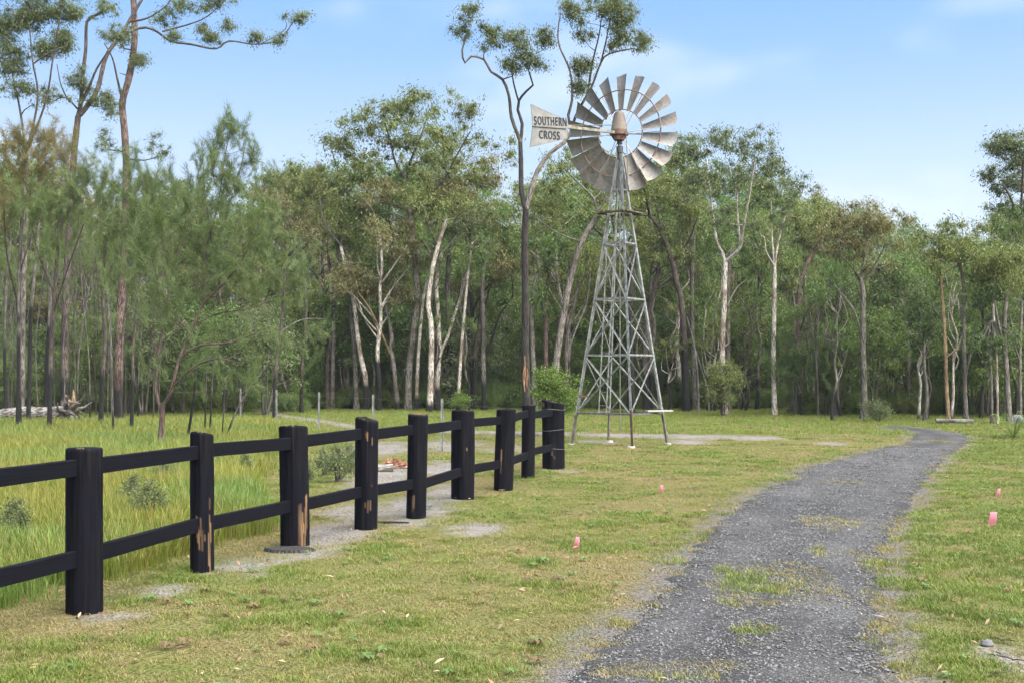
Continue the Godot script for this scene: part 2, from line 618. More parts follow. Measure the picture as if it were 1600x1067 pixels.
func lay_out() -> void:
	# gravel drive: rows of (distance, left x, right x) from its edges in the photograph
	road_rows.append(Vector3(-4.0, -3.3, -0.5))
	road_rows.append(Vector3(3.0, -0.95, 1.35))
	for r in [[1067, 850, 1420], [1000, 925, 1402], [950, 985, 1390], [900, 1035, 1392], [850, 1078, 1402], [800, 1130, 1424], [760, 1195, 1450], [730, 1255, 1470], [710, 1330, 1490], [700, 1378, 1508], [690, 1415, 1520], [680, 1424, 1516], [674, 1408, 1490], [669, 1385, 1450], [666, 1355, 1412]]:
		var z := zrow(r[0])
		road_rows.append(Vector3(z, (r[1] - 800.0) / F * z, (r[2] - 800.0) / F * z))
	for f in [[131, 955], [315, 895], [460, 852], [571, 827], [650, 809], [723, 780], [786, 765], [825, 748], [865, 732]]:
		var z := zrow(f[1])
		fence_pts.append(Vector2((f[0] - 800.0) / F * z, z))
	var p0: Vector2 = fence_pts[0] * 2.0 - fence_pts[1]
	fence_pts.push_front(p0)
	fence_pts.push_front(p0 * 2.0 - fence_pts[1])
	for s in [[520, 835, 90, 34, 1.0], [650, 795, 85, 36, 1.0], [610, 742, 90, 28, 1.0], [690, 735, 70, 24, 0.9], [600, 700, 80, 16, 1.0], [700, 695, 90, 13, 0.9], [790, 700, 70, 10, 0.7], [750, 825, 70, 16, 0.8], [930, 690, 60, 6, 0.7], [1080, 690, 50, 6, 0.9], [1300, 693, 55, 5, 0.7], [160, 965, 70, 18, 0.6], [370, 890, 80, 22, 0.7], [440, 860, 50, 10, 0.6], [1575, 1025, 40, 30, 0.8], [880, 735, 60, 10, 0.4], [560, 802, 70, 28, 0.9], [690, 772, 70, 24, 0.8], [470, 868, 80, 18, 0.7], [250, 925, 90, 14, 0.45], [1590, 1030, 70, 40, 0.9]]:
		var z := zrow(s[1])
		var zr := absf(zrow(s[1] - s[3]) - zrow(s[1] + s[3])) * 0.5
		sand_spots.append([(s[0] - 800.0) / F * z, z, s[2] / F * z, zr, s[4]])

func build_ground() -> void:
	var xs := PackedFloat32Array()
	var zs := PackedFloat32Array()
	for e in [-900.0, -400.0, -200.0, -120.0, -80.0, -60.0, -50.0, -42.0, -36.0]:
		xs.append(e)
	for i in 281:
		xs.append(-30.0 + i * 0.2143)
	for e in [36.0, 42.0, 50.0, 60.0, 80.0, 120.0, 200.0, 400.0, 900.0]:
		xs.append(e)
	for e in [-300.0, -100.0, -40.0, -15.0, -6.0, 0.0, 3.0]:
		zs.append(e)
	for i in 260:
		zs.append(4.5 + i * 0.19)
	for e in [55.0, 58.0, 62.0, 68.0, 76.0, 86.0, 100.0, 130.0, 180.0, 300.0, 600.0, 1500.0]:
		zs.append(e)
	var b := Buf.new()
	for z in zs:
		for x in xs:
			var y := gh(x, z)
			var r := road_in(x, z)
			if r > 0.0:
				y -= 0.06 * smoothstep(0.0, 0.35, r)
			b.v.append(Vector3(x, y, -z))
			b.c.append(ground_color(x, z))
			b.uv.append(Vector2(x, z) * 0.45)
			var e := 0.1
			b.n.append(Vector3(gh(x - e, z) - gh(x + e, z), 2.0 * e, -(gh(x, z - e) - gh(x, z + e))).normalized())
	var nx := xs.size()
	for j in zs.size() - 1:
		for i in nx - 1:
			var p := j * nx + i
			b.ix.append_array([p, p + nx, p + nx + 1, p, p + nx + 1, p + 1])
	structure("ground", b.mesh(), M.ground)

func build_road() -> void:
	var b := Buf.new()
	var cols := 18
	var rows := 0
	var z := -3.9
	var last: float = road_rows[-1].x
	while z < last:
		var e := road_edges(z)
		var l := e.x - 0.04 + 0.30 * nf.get_noise_2d(z * 90.0, 3.0)
		var r := e.y + 0.04 + 0.30 * nf.get_noise_2d(z * 90.0, 90.0)
		for i in cols + 1:
			var t := float(i) / cols
			var x := lerpf(l, r, t)
			var edge := minf(t, 1.0 - t) * (r - l)
			var y := gh(x, z) + lerpf(-0.035, 0.012, smoothstep(0.0, 0.3, edge)) + 0.012 * nf.get_noise_2d(x * 80.0, z * 80.0)
			# two wheel tracks are paler, packed fines; the crown and rims hold dark loose stone
			var tr := maxf(exp(-pow((t - 0.26) * 7.0, 2.0)), exp(-pow((t - 0.76) * 7.0, 2.0)))
			var k := nz.get_noise_2d(x * 25.0, z * 12.0)
			var g := 0.112 + 0.105 * tr * (0.75 + k) + 0.03 * k
			var c := Color(g * 1.01, g * 1.0, g * 0.99)
			c = c.lerp(Color(0.20, 0.185, 0.175), smoothstep(0.25, 0.6, nf.get_noise_2d(x * 30.0 + 400.0, z * 14.0)) * 0.7)
			b.v.append(Vector3(x, y, -z))
			b.n.append(Vector3.UP)
			b.c.append(c)
			b.uv.append(Vector2(x, z) * 0.75)
		rows += 1
		z += 0.14
	for j in rows - 1:
		for i in cols:
			var p := j * (cols + 1) + i
			var q := p + cols + 1
			b.ix.append_array([p, q, q + 1, p, q + 1, p + 1])
	structure("gravel_road", b.mesh(), M.gravel)

# ---------------------------------------------------------------- fences
func post_mesh(rad: float, h: float, sd: int, rough: float, scars: Array) -> Mesh:
	rng.seed = sd
	var b := Buf.new()
	var sides := 54
	var rings := 96
	var top_tilt := Vector2(rng.randfn(), rng.randfn()) * 0.05 * rough
	for j in rings + 1:
		for k in sides + 1:
			var w := TAU * k / sides
			var t := minf(1.0, j / float(rings - 2))
			var d := Vector3(cos(w), 0, sin(w))
			var r := rad * (1.0 + rough * (0.16 * nz.get_noise_3d(d.x * 40.0 + sd * 31.0, t * 20.0, d.z * 40.0) + 0.07 * nf.get_noise_3d(d.x * 110.0, t * 30.0 + sd * 7.0, d.z * 110.0)))
			var y := -0.15 + (h + 0.15) * t + (d.x * top_tilt.x + d.z * top_tilt.y) * rad * 2.0 * t
			if j == rings - 2:
				r -= 0.004
			if j == rings - 1:
				r -= 0.014
				y += 0.006
			if j == rings:
				r = 0.001
				y += 0.012
			b.v.append(d * r + Vector3(0, y, 0))
			b.uv.append(Vector2(float(k) / sides, y * 0.5))
			var q := nf.get_noise_3d(d.x * 60.0 + sd, y * 45.0, d.z * 60.0)
			var c := Color(0.0056, 0.0062, 0.0082).lerp(Color(0.017, 0.0155, 0.015), smoothstep(0.15, 0.55, nf.get_noise_3d(d.x * 150.0, y * 18.0 + sd * 3.0, d.z * 150.0)) * 0.6)
			for s in scars:
				var dw: float = wrapf(w - s[0], -PI, PI) / s[2]
				var dy: float = (y - s[1]) / s[3]
				if dw * dw + dy * dy + 2.2 * q + 0.9 * nf.get_noise_2d(w * 260.0, y * 60.0 + sd) < 0.85 + 0.4 * nz.get_noise_2d(w * 90.0, y * 90.0):
					c = Color(0.20, 0.125, 0.07).lerp(Color(0.07, 0.045, 0.03), clampf(q * 1.5 + 0.5, 0.0, 1.0))
			if j >= rings - 1 and nf.get_noise_2d(d.x * 80.0 * r / rad + sd * 20.0, d.z * 80.0 * r / rad) > 0.32:
				c = Color(0.16, 0.10, 0.06)
			b.c.append(c)
	for j in rings:
		for k in sides:
			var p := j * (sides + 1) + k
			var q := p + sides + 1
			b.ix.append_array([p, q + 1, q, p, p + 1, q + 1])
	var st := SurfaceTool.new()
	st.create_from(arr_mesh(b), 0)
	st.generate_normals()
	return st.commit()

func arr_mesh(b: Buf) -> ArrayMesh:
	b.n.resize(b.v.size())
	b.n.fill(Vector3.UP)
	return b.mesh()

func build_fence() -> void:
	var t := thing("rail_fence", "black painted timber rail fence of stout bush posts and two rails beside drive", "fence", Vector3.ZERO)
	var radii := [0.13, 0.12, 0.13, 0.102, 0.145, 0.126, 0.121, 0.157, 0.145, 0.112, 0.202]
	var tall := [1.2, 1.2, 1.2, 1.21, 1.21, 1.23, 1.25, 1.23, 1.22, 1.22, 1.23]
	# scars: angle (PI/2 faces the camera), height, half width in radians, half height
	var scars := [[], [], [], [[1.35, 0.33, 0.34, 0.17], [0.6, 0.3, 0.13, 0.3], [0.55, 0.6, 0.1, 0.1]], [[0.95, 0.28, 0.24, 0.26], [0.45, 0.2, 0.14, 0.3]], [[1.25, 0.28, 0.28, 0.09], [0.85, 0.48, 0.16, 0.07], [0.95, 1.0, 0.12, 0.05], [1.45, 1.05, 0.08, 0.04]], [[1.8, 0.16, 0.1, 0.12]], [[1.2, 0.7, 0.05, 0.03], [1.0, 0.5, 0.05, 0.03]], [[1.9, 0.4, 0.05, 0.2]], [], [[1.75, 0.36, 0.07, 0.08], [1.35, 0.42, 0.07, 0.06], [1.55, 0.24, 0.06, 0.1], [2.9, 1.18, 0.5, 0.06]]]
	var rough := [0.3, 0.4, 0.12, 0.9, 0.9, 0.8, 0.5, 0.8, 0.7, 0.3, 1.1]
	for i in fence_pts.size():
		var p: Vector2 = fence_pts[i]
		var o := part("post", post_mesh(radii[i], tall[i], 100 + i, rough[i], scars[i]), M.black_paint, t)
		o.position = Vector3(p.x, gh(p.x, p.y), -p.y)
		o.rotation = Vector3(rng.randfn() * 0.006, 0, [0, 0, 0.004, 0.0, 0.012, -0.015, -0.02, 0.0, -0.035, -0.01, 0.01][i])
		if i == 3:
			o.set_meta("label", "post with bare brown wood where black paint split away")
		if i == 10:
			o.set_meta("label", "thick end post wrapped with three strands of wire")
			for h in [1.1, 0.72, 0.38]:
				var ring := []
				var rr := []
				var cc := []
				for k in 25:
					var w := TAU * k / 24.0
					ring.append(Vector3(cos(w) * 0.222, h + 0.012 * sin(w * 2.0 + h * 9.0), sin(w) * 0.222))
					rr.append(0.0035)
					cc.append(Color(0.8, 0.8, 0.8))
				var wb := Buf.new()
				wb.tube(ring, rr, 5, cc)
				part("wire_wrap", wb.mesh(), M.galvanised, o)
	for i in fence_pts.size() - 1:
		var a: Vector2 = fence_pts[i]
		var c: Vector2 = fence_pts[i + 1]
		for h in [1.055, 0.41]:
			rng.seed = i * 10 + int(h * 7)
			var pa := Vector3(a.x, gh(a.x, a.y) + h + rng.randfn() * 0.012, -a.y)
			var pb := Vector3(c.x, gh(c.x, c.y) + h + rng.randfn() * 0.012, -c.y)
			var b := Buf.new()
			var dir := (pb - pa).normalized()
			var side := dir.cross(Vector3.UP).normalized()
			var cs := [Vector2(-0.026, -0.06), Vector2(-0.026, 0.054), Vector2(-0.02, 0.06), Vector2(0.02, 0.06), Vector2(0.026, 0.054), Vector2(0.026, -0.06)]
			var n := 14
			for e in cs.size():
				var q: Vector2 = cs[e]
				var q2: Vector2 = cs[(e + 1) % cs.size()]
				for k in n:
					var f0 := float(k) / n
					var f1 := float(k + 1) / n
					var w0 := 0.006 * nf.get_noise_2d(f0 * 60.0 + i * 50.0, h * 90.0)
					var w1 := 0.006 * nf.get_noise_2d(f1 * 60.0 + i * 50.0, h * 90.0)
					var up0 := Vector3.UP * (1.0 + w0 * 6.0)
					var up1 := Vector3.UP * (1.0 + w1 * 6.0)
					var p0 := pa.lerp(pb, f0) + side * (q.x + w0) + up0 * q.y
					var p1 := pa.lerp(pb, f0) + side * (q2.x + w0) + up0 * q2.y
					var p2 := pa.lerp(pb, f1) + side * (q2.x + w1) + up1 * q2.y
					var p3 := pa.lerp(pb, f1) + side * (q.x + w1) + up1 * q.y
					b.quad(p0, p3, p2, p1, Color(0.0062, 0.0067, 0.0088) * (1.0 + 0.08 * nf.get_noise_2d(f0 * 200.0, e * 30.0 + i)))
			# grain runs along the rail
			for k in b.v.size():
				var along := (b.v[k] - pa).dot(dir)
				b.uv[k] = Vector2((b.v[k].y - pa.y) * 4.0 + (b.v[k] - pa).dot(side) * 4.0, along * 0.5)
			part("rail", b.mesh(), M.black_paint, t)

func build_wire_fence() -> void:
	var e: Vector2 = fence_pts[-1]
	var spots := []
	for z in [26.4, 31.0, 35.9, 41.0, 46.6]:
		spots.append(Vector2(e.x - 0.465 * (z - e.y), z))
	var t := thing("wire_fence", "plain wire fence on slim galvanised steel pickets running to the wood", "fence")
	for p in spots:
		var b := Buf.new()
		var y := gh(p.x, p.y)
		for k in 3:
			var w := TAU * k / 3.0 + 0.5
			b.beam(Vector3(0, -0.3, 0), Vector3(0, 1.2, 0), 0.034, 0.006, Vector3(cos(w), 0, sin(w)), Color(1.05, 1.12, 1.12), Vector2(0.017, 0))
		part("picket", b.mesh(), M.galvanised, t).position = Vector3(p.x, y, -p.y)
	for h in [1.1, 0.78, 0.42]:
		var pts := [Vector3(e.x, h, -e.y + 0.0)]
		for p in spots:
			pts.append(Vector3(p.x, h + gh(p.x, p.y), -p.y))
		var line := []
		for i in pts.size() - 1:
			for k in 6:
				var f := k / 6.0
				line.append(pts[i].lerp(pts[i + 1], f) + Vector3(0, -0.03 * sin(f * PI), 0))
		line.append(pts[-1])
		var rr := []
		var cc := []
		for q in line:
			rr.append(0.0024)
			cc.append(Color(0.9, 0.9, 0.9))
		var b := Buf.new()
		b.tube(line, rr, 4, cc)
		part("wire", b.mesh(), M.galvanised, t)

# ---------------------------------------------------------------- windmill
func build_windmill() -> void:
	var z := 28.5
	var cx := (968.5 - 800.0) / F * z
	var t := thing("windmill", "weathered farm windmill on grey steel lattice tower with lettered tail vane", "windmill", Vector3(cx, gh(cx, z), -z))
	var hy := func(py: float) -> float: return EYE - (py - HZ) / F * z
	var half := func(y: float) -> float: return maxf(0.02, 1.21 * (hy.call(226.0) - y) / hy.call(226.0))
	var phi := deg_to_rad(7.5)
	var dirs := [Vector3(sin(phi), 0, cos(phi)), Vector3(cos(phi), 0, -sin(phi)), Vector3(-sin(phi), 0, -cos(phi)), Vector3(-cos(phi), 0, sin(phi))]
	var corner := func(k: int, y: float) -> Vector3: return dirs[k % 4] * half.call(y) + Vector3(0, y, 0)
	var steel := Color(1, 1, 1)
	var rusty := Color(0.42, 0.22, 0.17)
	var y1 := 0.775
	for k in 4:
		var b := Buf.new()
		# lower stub, then the long angle-iron leg
		var lo: Vector3 = corner.call(k, -0.02)
		var jn: Vector3 = corner.call(k, y1 + 0.12)
		var up: Vector3 = dirs[(k + 1) % 4] + dirs[k]
		b.angle(corner.call(k, y1 - 0.03), corner.call(k, hy.call(238.0)), 0.054, up, steel)
		var leg := part("leg", b.mesh(), M.galvanised, t)
		var s := Buf.new()
		s.angle(lo + dirs[k] * 0.012, jn + dirs[k] * 0.012, 0.055, up, rusty if k == 0 else Color(0.62, 0.55, 0.5))
		part("anchor_stub", s.mesh(), M.galvanised, leg)
		var fb := CylinderMesh.new()
		fb.top_radius = 0.09
		fb.bottom_radius = 0.14
		fb.height = 0.16
		fb.radial_segments = 9
		var foot := part("footing", fb, M.concrete, t)
		foot.position = corner.call(k, 0.0) + Vector3(0, -0.035, 0)
	var levels := [y1, hy.call(556.0), hy.call(469.0), hy.call(382.0), hy.call(298.0)]
	for i in levels.size():
		for k in 4:
			var b := Buf.new()
			var a: Vector3 = corner.call(k, levels[i])
			var c: Vector3 = corner.call(k + 1, levels[i])
			b.angle(a, c, 0.034 if i < 4 else 0.026, Vector3.UP, steel if i > 0 else Color(0.55, 0.5, 0.48))
			part("girt", b.mesh(), M.galvanised, t)
			if i < 3:
				for f in 2:
					var lo: Vector3 = corner.call(k + f, levels[i] + 0.03)
					var hi: Vector3 = corner.call(k + 1 - f, levels[i + 1] - 0.03)
					var bb := Buf.new()
					var o: Vector3 = (dirs[k % 4] + dirs[(k + 1) % 4]).normalized() * (0.012 if f == 0 else -0.012)
					bb.angle(lo + o, hi + o, 0.028, (dirs[k % 4] + dirs[(k + 1) % 4]), steel)
					part("brace", bb.mesh(), M.galvanised, t)
	# ladder on the far left face
	var lb := Buf.new()
	var l0 := Vector3(-0.50, y1, -0.25)
	var l1 := Vector3(-0.27, hy.call(335.0), -0.12)
	var wide := Vector3(0.19, 0, -0.03)
	lb.beam(l0, l1, 0.028, 0.028, Vector3.BACK, steel)
	lb.beam(l0 + wide, l1 + wide, 0.028, 0.028, Vector3.BACK, steel)
	var ladder := part("ladder", lb.mesh(), M.galvanised, t)
	for i in 15:
		var f := (i + 0.6) / 15.0
		var rb := Buf.new()
		rb.beam(l0.lerp(l1, f) + Vector3(-0.02, 0, 0), l0.lerp(l1, f) + wide + Vector3(0.02, 0, 0), 0.02, 0.022, Vector3.UP, Color.WHITE)
		part("rung", rb.mesh(), M.dark_iron, ladder)
	# timber platform below the wheel
	var pb := Buf.new()
	var py: float = hy.call(333.0)
	for k in 4:
		for s in 2:
			var a: Vector3 = dirs[k] * 0.58 + Vector3(0, py, 0)
			var c: Vector3 = dirs[(k + 1) % 4] * 0.58 + Vector3(0, py, 0)
			var inn: Vector3 = (dirs[k] + dirs[(k + 1) % 4]).normalized() * (-0.10 * s)
			pb.beam(a.lerp(c, 0.04) + inn, c.lerp(a, 0.04) + inn, 0.085, 0.035, Vector3.UP, Color(0.13, 0.105, 0.075))
	part("platform", pb.mesh(), M.bark, t)
	# plank lying across the lowest girts
	var kb := Buf.new()
	kb.beam(Vector3(0.62, y1 + 0.075, 0.32), Vector3(1.28, y1 + 0.075, 0.02), 0.16, 0.035, Vector3.UP, Color(0.30, 0.285, 0.26))
	part("plank", kb.mesh(), M.plain, t)
	var ob := Buf.new()
	ob.beam(corner.call(3, 1.22) + Vector3(-0.02, 0, 0.03), corner.call(3, 1.22) + Vector3(0.22, -0.02, 0.05), 0.03, 0.05, Vector3.UP, Color.WHITE)
	part("old_bracket", ob.mesh(), M.rust, t)
	# mast
	var mb := Buf.new()
	mb.tube([Vector3(0, hy.call(300.0), 0), Vector3(0, hy.call(214.0), 0)], [0.045, 0.045], 10, [Color(0.75, 0.75, 0.75), Color(0.75, 0.75, 0.75)], true)
	mb.tube([Vector3(0.01, 0.3, 0.0), Vector3(0.0, hy.call(240.0), 0)], [0.012, 0.012], 6, [Color(0.9, 0.9, 0.9), Color(0.9, 0.9, 0.9)], true)
	part("mast", mb.mesh(), M.galvanised, t)
	var cb := Buf.new()
	for q in [[246.0, 0.07, 0.05], [234.0, 0.085, 0.08], [222.0, 0.07, 0.05]]:
		var y: float = hy.call(q[0])
		cb.tube([Vector3(0, y - q[2], 0), Vector3(0, y + q[2], 0)], [q[1], q[1]], 10, [Color.WHITE, Color.WHITE], true)
	part("clamp", cb.mesh(), M.dark_iron, t)
	# gearbox hood: a rusted bell over a sump
	var hub_y: float = hy.call(206.0)
	var gb := Buf.new()
	var prof := [[0.30, -0.10], [0.305, -0.04], [0.27, -0.02], [0.265, 0.02], [0.262, 0.035], [0.22, 0.25], [0.17, 0.42], [0.12, 0.475], [0.03, 0.50]]
	var gp := []
	var gr := []
	var gc := []
	for q in prof:
		gp.append(Vector3(-0.02, hub_y + q[1], 0.06))
		gr.append(q[0] * 0.76)
		gc.append(Color(0.14, 0.075, 0.052) if q[1] < 0.03 else Color(0.23, 0.19, 0.155) * (1.0 + 0.15 * nf.get_noise_2d(q[1] * 300.0, 5.0)))
	gb.tube(gp, gr, 18, gc, true)
	part("gearbox_hood", gb.mesh(), M.blade_metal, t)
	var sb := Buf.new()
	sb.tube([Vector3(-0.02, hub_y - 0.22, 0.06), Vector3(-0.02, hub_y - 0.10, 0.06)], [0.13, 0.2], 14, [Color.WHITE, Color.WHITE], true)
	part("gearbox_sump", sb.mesh(), M.rust, t)
	# wheel: furled, so its plane runs along the tail; u across, up, axis away from the camera
	var yaw := deg_to_rad(-30.0)
	var u := Vector3(cos(yaw), 0, -sin(yaw))
	var ax := Vector3(-sin(yaw), 0, -cos(yaw))
	var wc := Vector3(-0.09, hub_y, 0.0) + ax * 0.27
	var wb := Buf.new()
	wb.tube([wc - ax * 0.25, wc - ax * 0.11, wc - ax * 0.10, wc + ax * 0.12, wc + ax * 0.13, wc + ax * 0.22], [0.05, 0.05, 0.13, 0.13, 0.05, 0.05], 12, [Color(0.3, 0.25, 0.22), Color(0.3, 0.25, 0.22), Color(0.3, 0.22, 0.18), Color(0.3, 0.22, 0.18), Color(0.3, 0.25, 0.22), Color(0.3, 0.25, 0.22)], true)
	var wheel := part("wheel", wb.mesh(), M.blade_metal, t)
	for q in [[0.60, 0.014, "inner_ring"], [1.09, 0.016, "outer_ring"]]:
		var rgb := Buf.new()
		var loop := []
		var lr := []
		var lc := []
		for k in 61:
			var a0 := TAU * k / 60.0
			loop.append(wc + (u * sin(a0) + Vector3.UP * cos(a0)) * q[0] - ax * 0.03)
			lr.append(q[1])
			lc.append(Color(0.20, 0.13, 0.10))
		rgb.tube(loop, lr, 6, lc)
		part(q[2], rgb.mesh(), M.blade_metal, wheel)
	for k in 6:
		var a := TAU * (k * 3 + 1.5) / 18.0
		var rd := u * sin(a) + Vector3.UP * cos(a)
		for s in [-1.0, 1.0]:
			var ab := Buf.new()
			var tangent := u * cos(a) - Vector3.UP * sin(a)
			ab.tube([wc + rd * 0.10 + ax * 0.10 * s, wc + rd * 1.09 + tangent * 0.05 * s], [0.009, 0.009], 5, [Color(0.5, 0.45, 0.4), Color(0.5, 0.45, 0.4)])
			part("spoke", ab.mesh(), M.blade_metal, wheel)
	var pitch := deg_to_rad(-33.0)
	for k in 18:
		rng.seed = 900 + k
		var a := deg_to_rad(1.0 + 20.0 * k)
		var rd := u * sin(a) + Vector3.UP * cos(a)
		var tn := u * cos(a) - Vector3.UP * sin(a)
		var ch := tn * cos(pitch) + ax * sin(pitch)
		var nn := rd.cross(ch).normalized()
		var b := Buf.new()
		var nr := 7
		var nc := 6
		var tone := rng.randf_range(0.8, 1.1)
		for j in nr + 1:
			var f := float(j) / nr
			var r := lerpf(0.585, 1.475, f)
			var wd := lerpf(0.20, 0.47, f)
			for i in nc + 1:
				var g := float(i) / nc - 0.5
				var curl := (0.25 - g * g) * wd * 0.55
				var p := wc + rd * (r + 0.012 * cos(g * 6.0)) + ch * g * wd + nn * curl
				b.v.append(p)
				var q := nz.get_noise_3d(r * 60.0 + k * 40.0, g * 50.0, k * 13.0)
				var q2 := nf.get_noise_3d(r * 90.0, g * 60.0 + k * 70.0, 4.0)
				var col := Color(0.265, 0.25, 0.23) * tone
				col = col.lerp(Color(0.22, 0.12, 0.065), smoothstep(0.1, 0.6, q + 0.5 * q2) * 0.65)
				b.c.append(col)
				b.uv.append(Vector2(g * wd + k * 0.37, r) * 1.6)
		for j in nr:
			for i in nc:
				var p := j * (nc + 1) + i
				var q := p + nc + 1
				b.ix.append_array([p, q, q + 1, p, q + 1, p + 1])
		var st := SurfaceTool.new()
		st.create_from(arr_mesh(b), 0)
		st.generate_normals()
		part("blade", st.commit(), M.blade_metal, wheel)
	# tail: arm and vane, folded alongside the wheel
	var tw := deg_to_rad(27.0)
	var tu := Vector3(-cos(tw), 0, sin(tw))     # towards the vane: left and nearer
	var root := Vector3(0.02, hy.call(211.5), 0.16)
	var tb := Buf.new()
	tb.angle(root + tu * -0.05, root + tu * 1.62, 0.06, Vector3.UP, Color(0.9, 0.85, 0.75))
	tb.tube([root + Vector3(-0.2, 0.22, 0), root + tu * 1.55 + Vector3(0, 0.06, 0)], [0.011, 0.011], 6, [Color(0.75, 0.6, 0.5), Color(0.75, 0.6, 0.5)])
	tb.tube([root + tu * -0.05 + Vector3(0.0, 0.02, -0.02), root + Vector3(0.75, 0.06, -0.35)], [0.016, 0.014], 6, [Color(0.5, 0.45, 0.4), Color(0.4, 0.35, 0.3)])
	tb.tube([root + Vector3(0.10, 0.1, 0.12), root + Vector3(0.14, -0.55, 0.1), root + Vector3(0.16, -1.25, 0.02)], [0.011, 0.011, 0.011], 6, [Color(0.8, 0.7, 0.6), Color(0.8, 0.75, 0.7), Color(0.8, 0.75, 0.7)])
	part("tail_arm", tb.mesh(), M.galvanised, t)
	# vane outline in metres along the tail (from the arm's end) and up
	var to_vane := func(px: float, py2: float) -> Vector2:
		# solve along tu for that pixel
		var best := 0.0
		var wx := (px - 800.0) / F
		var o := t.position + root
		best = (wx * -o.z - o.x) / (tu.x + wx * tu.z)
		var zz := -(o.z + tu.z * best)
		return Vector2(best, EYE - (py2 - HZ) / F * zz - o.y)
	var outline := []
	for q in [[829.5, 163], [886, 189], [887.5, 203], [886, 216], [872, 219.5], [828, 230], [830.5, 214], [832, 200], [831.5, 182]]:
		outline.append(to_vane.call(q[0], q[1]))
	var poly := PackedVector2Array(outline)
	var tri := Geometry2D.triangulate_polygon(poly)
	var vn := tu.cross(Vector3.UP).normalized()
	if vn.z < 0.0:
		vn = -vn
	var vb := Buf.new()
	for f in [1.0, -1.0]:
		for i in range(0, tri.size(), 3):
			var p := []
			for j in 3:
				var q: Vector2 = poly[tri[i + j]]
				p.append(root + tu * q.x + Vector3.UP * q.y + vn * 0.006 * f)
			vb.tri(p[0], p[1], p[2], Color(0.185, 0.185, 0.18))
	for i in poly.size():
		var q := poly[i]
		var q2 := poly[(i + 1) % poly.size()]
		var p0 := root + tu * q.x + Vector3.UP * q.y
		var p1 := root + tu * q2.x + Vector3.UP * q2.y
		vb.beam(p0, p1, 0.014, 0.014, vn, Color(0.16, 0.13, 0.11))
	for i in vb.v.size():
		var d := vb.v[i] - root
		vb.uv[i] = Vector2(d.dot(tu), d.y) * 0.8
	var vane := part("tail_vane", vb.mesh(), M.blade_metal, t)
	var s0: Vector2 = to_vane.call(832.0, 197.5)
	var s1: Vector2 = to_vane.call(884.0, 201.5)
	var rib := Buf.new()
	rib.beam(root + tu * s0.x + Vector3.UP * s0.y + vn * 0.016, root + tu * s1.x + Vector3.UP * s1.y + vn * 0.016, 0.016, 0.03, vn, Color.WHITE)
	part("vane_rib", rib.mesh(), M.dark_iron, vane)
	var font := SystemFont.new()
	font.font_names = PackedStringArray(["Droid Sans"])
	font.font_weight = 700
	for w in [["SOUTHERN", 834.0, 885.0, 188.5, 13.5], ["CROSS", 842.0, 874.5, 210.3, 13.0]]:
		var tm := TextMesh.new()
		tm.text = w[0]
		tm.font = font
		tm.font_size = 64
		tm.depth = 0.004
		var a: Vector2 = to_vane.call(w[1], w[3])
		var c: Vector2 = to_vane.call(w[2], w[3] + 2.2)
		var bb := tm.get_aabb()
		var o := part("lettering", tm, M.vane_ink, vane)
		var sx := absf(a.x - c.x) / bb.size.x
		var sy: float = w[4] / F * 27.6 / bb.size.y
		var right := (tu * (c.x - a.x) + Vector3.UP * (c.y - a.y)).normalized()
		var upv := vn.cross(right).normalized()
		o.transform = Transform3D(Basis(right * sx, upv * sy, vn), root + tu * (a.x + c.x) * 0.5 + Vector3.UP * (a.y + c.y) * 0.5 + vn * 0.013)
		var mid := bb.get_center()
		o.position -= right * mid.x * sx + upv * mid.y * sy

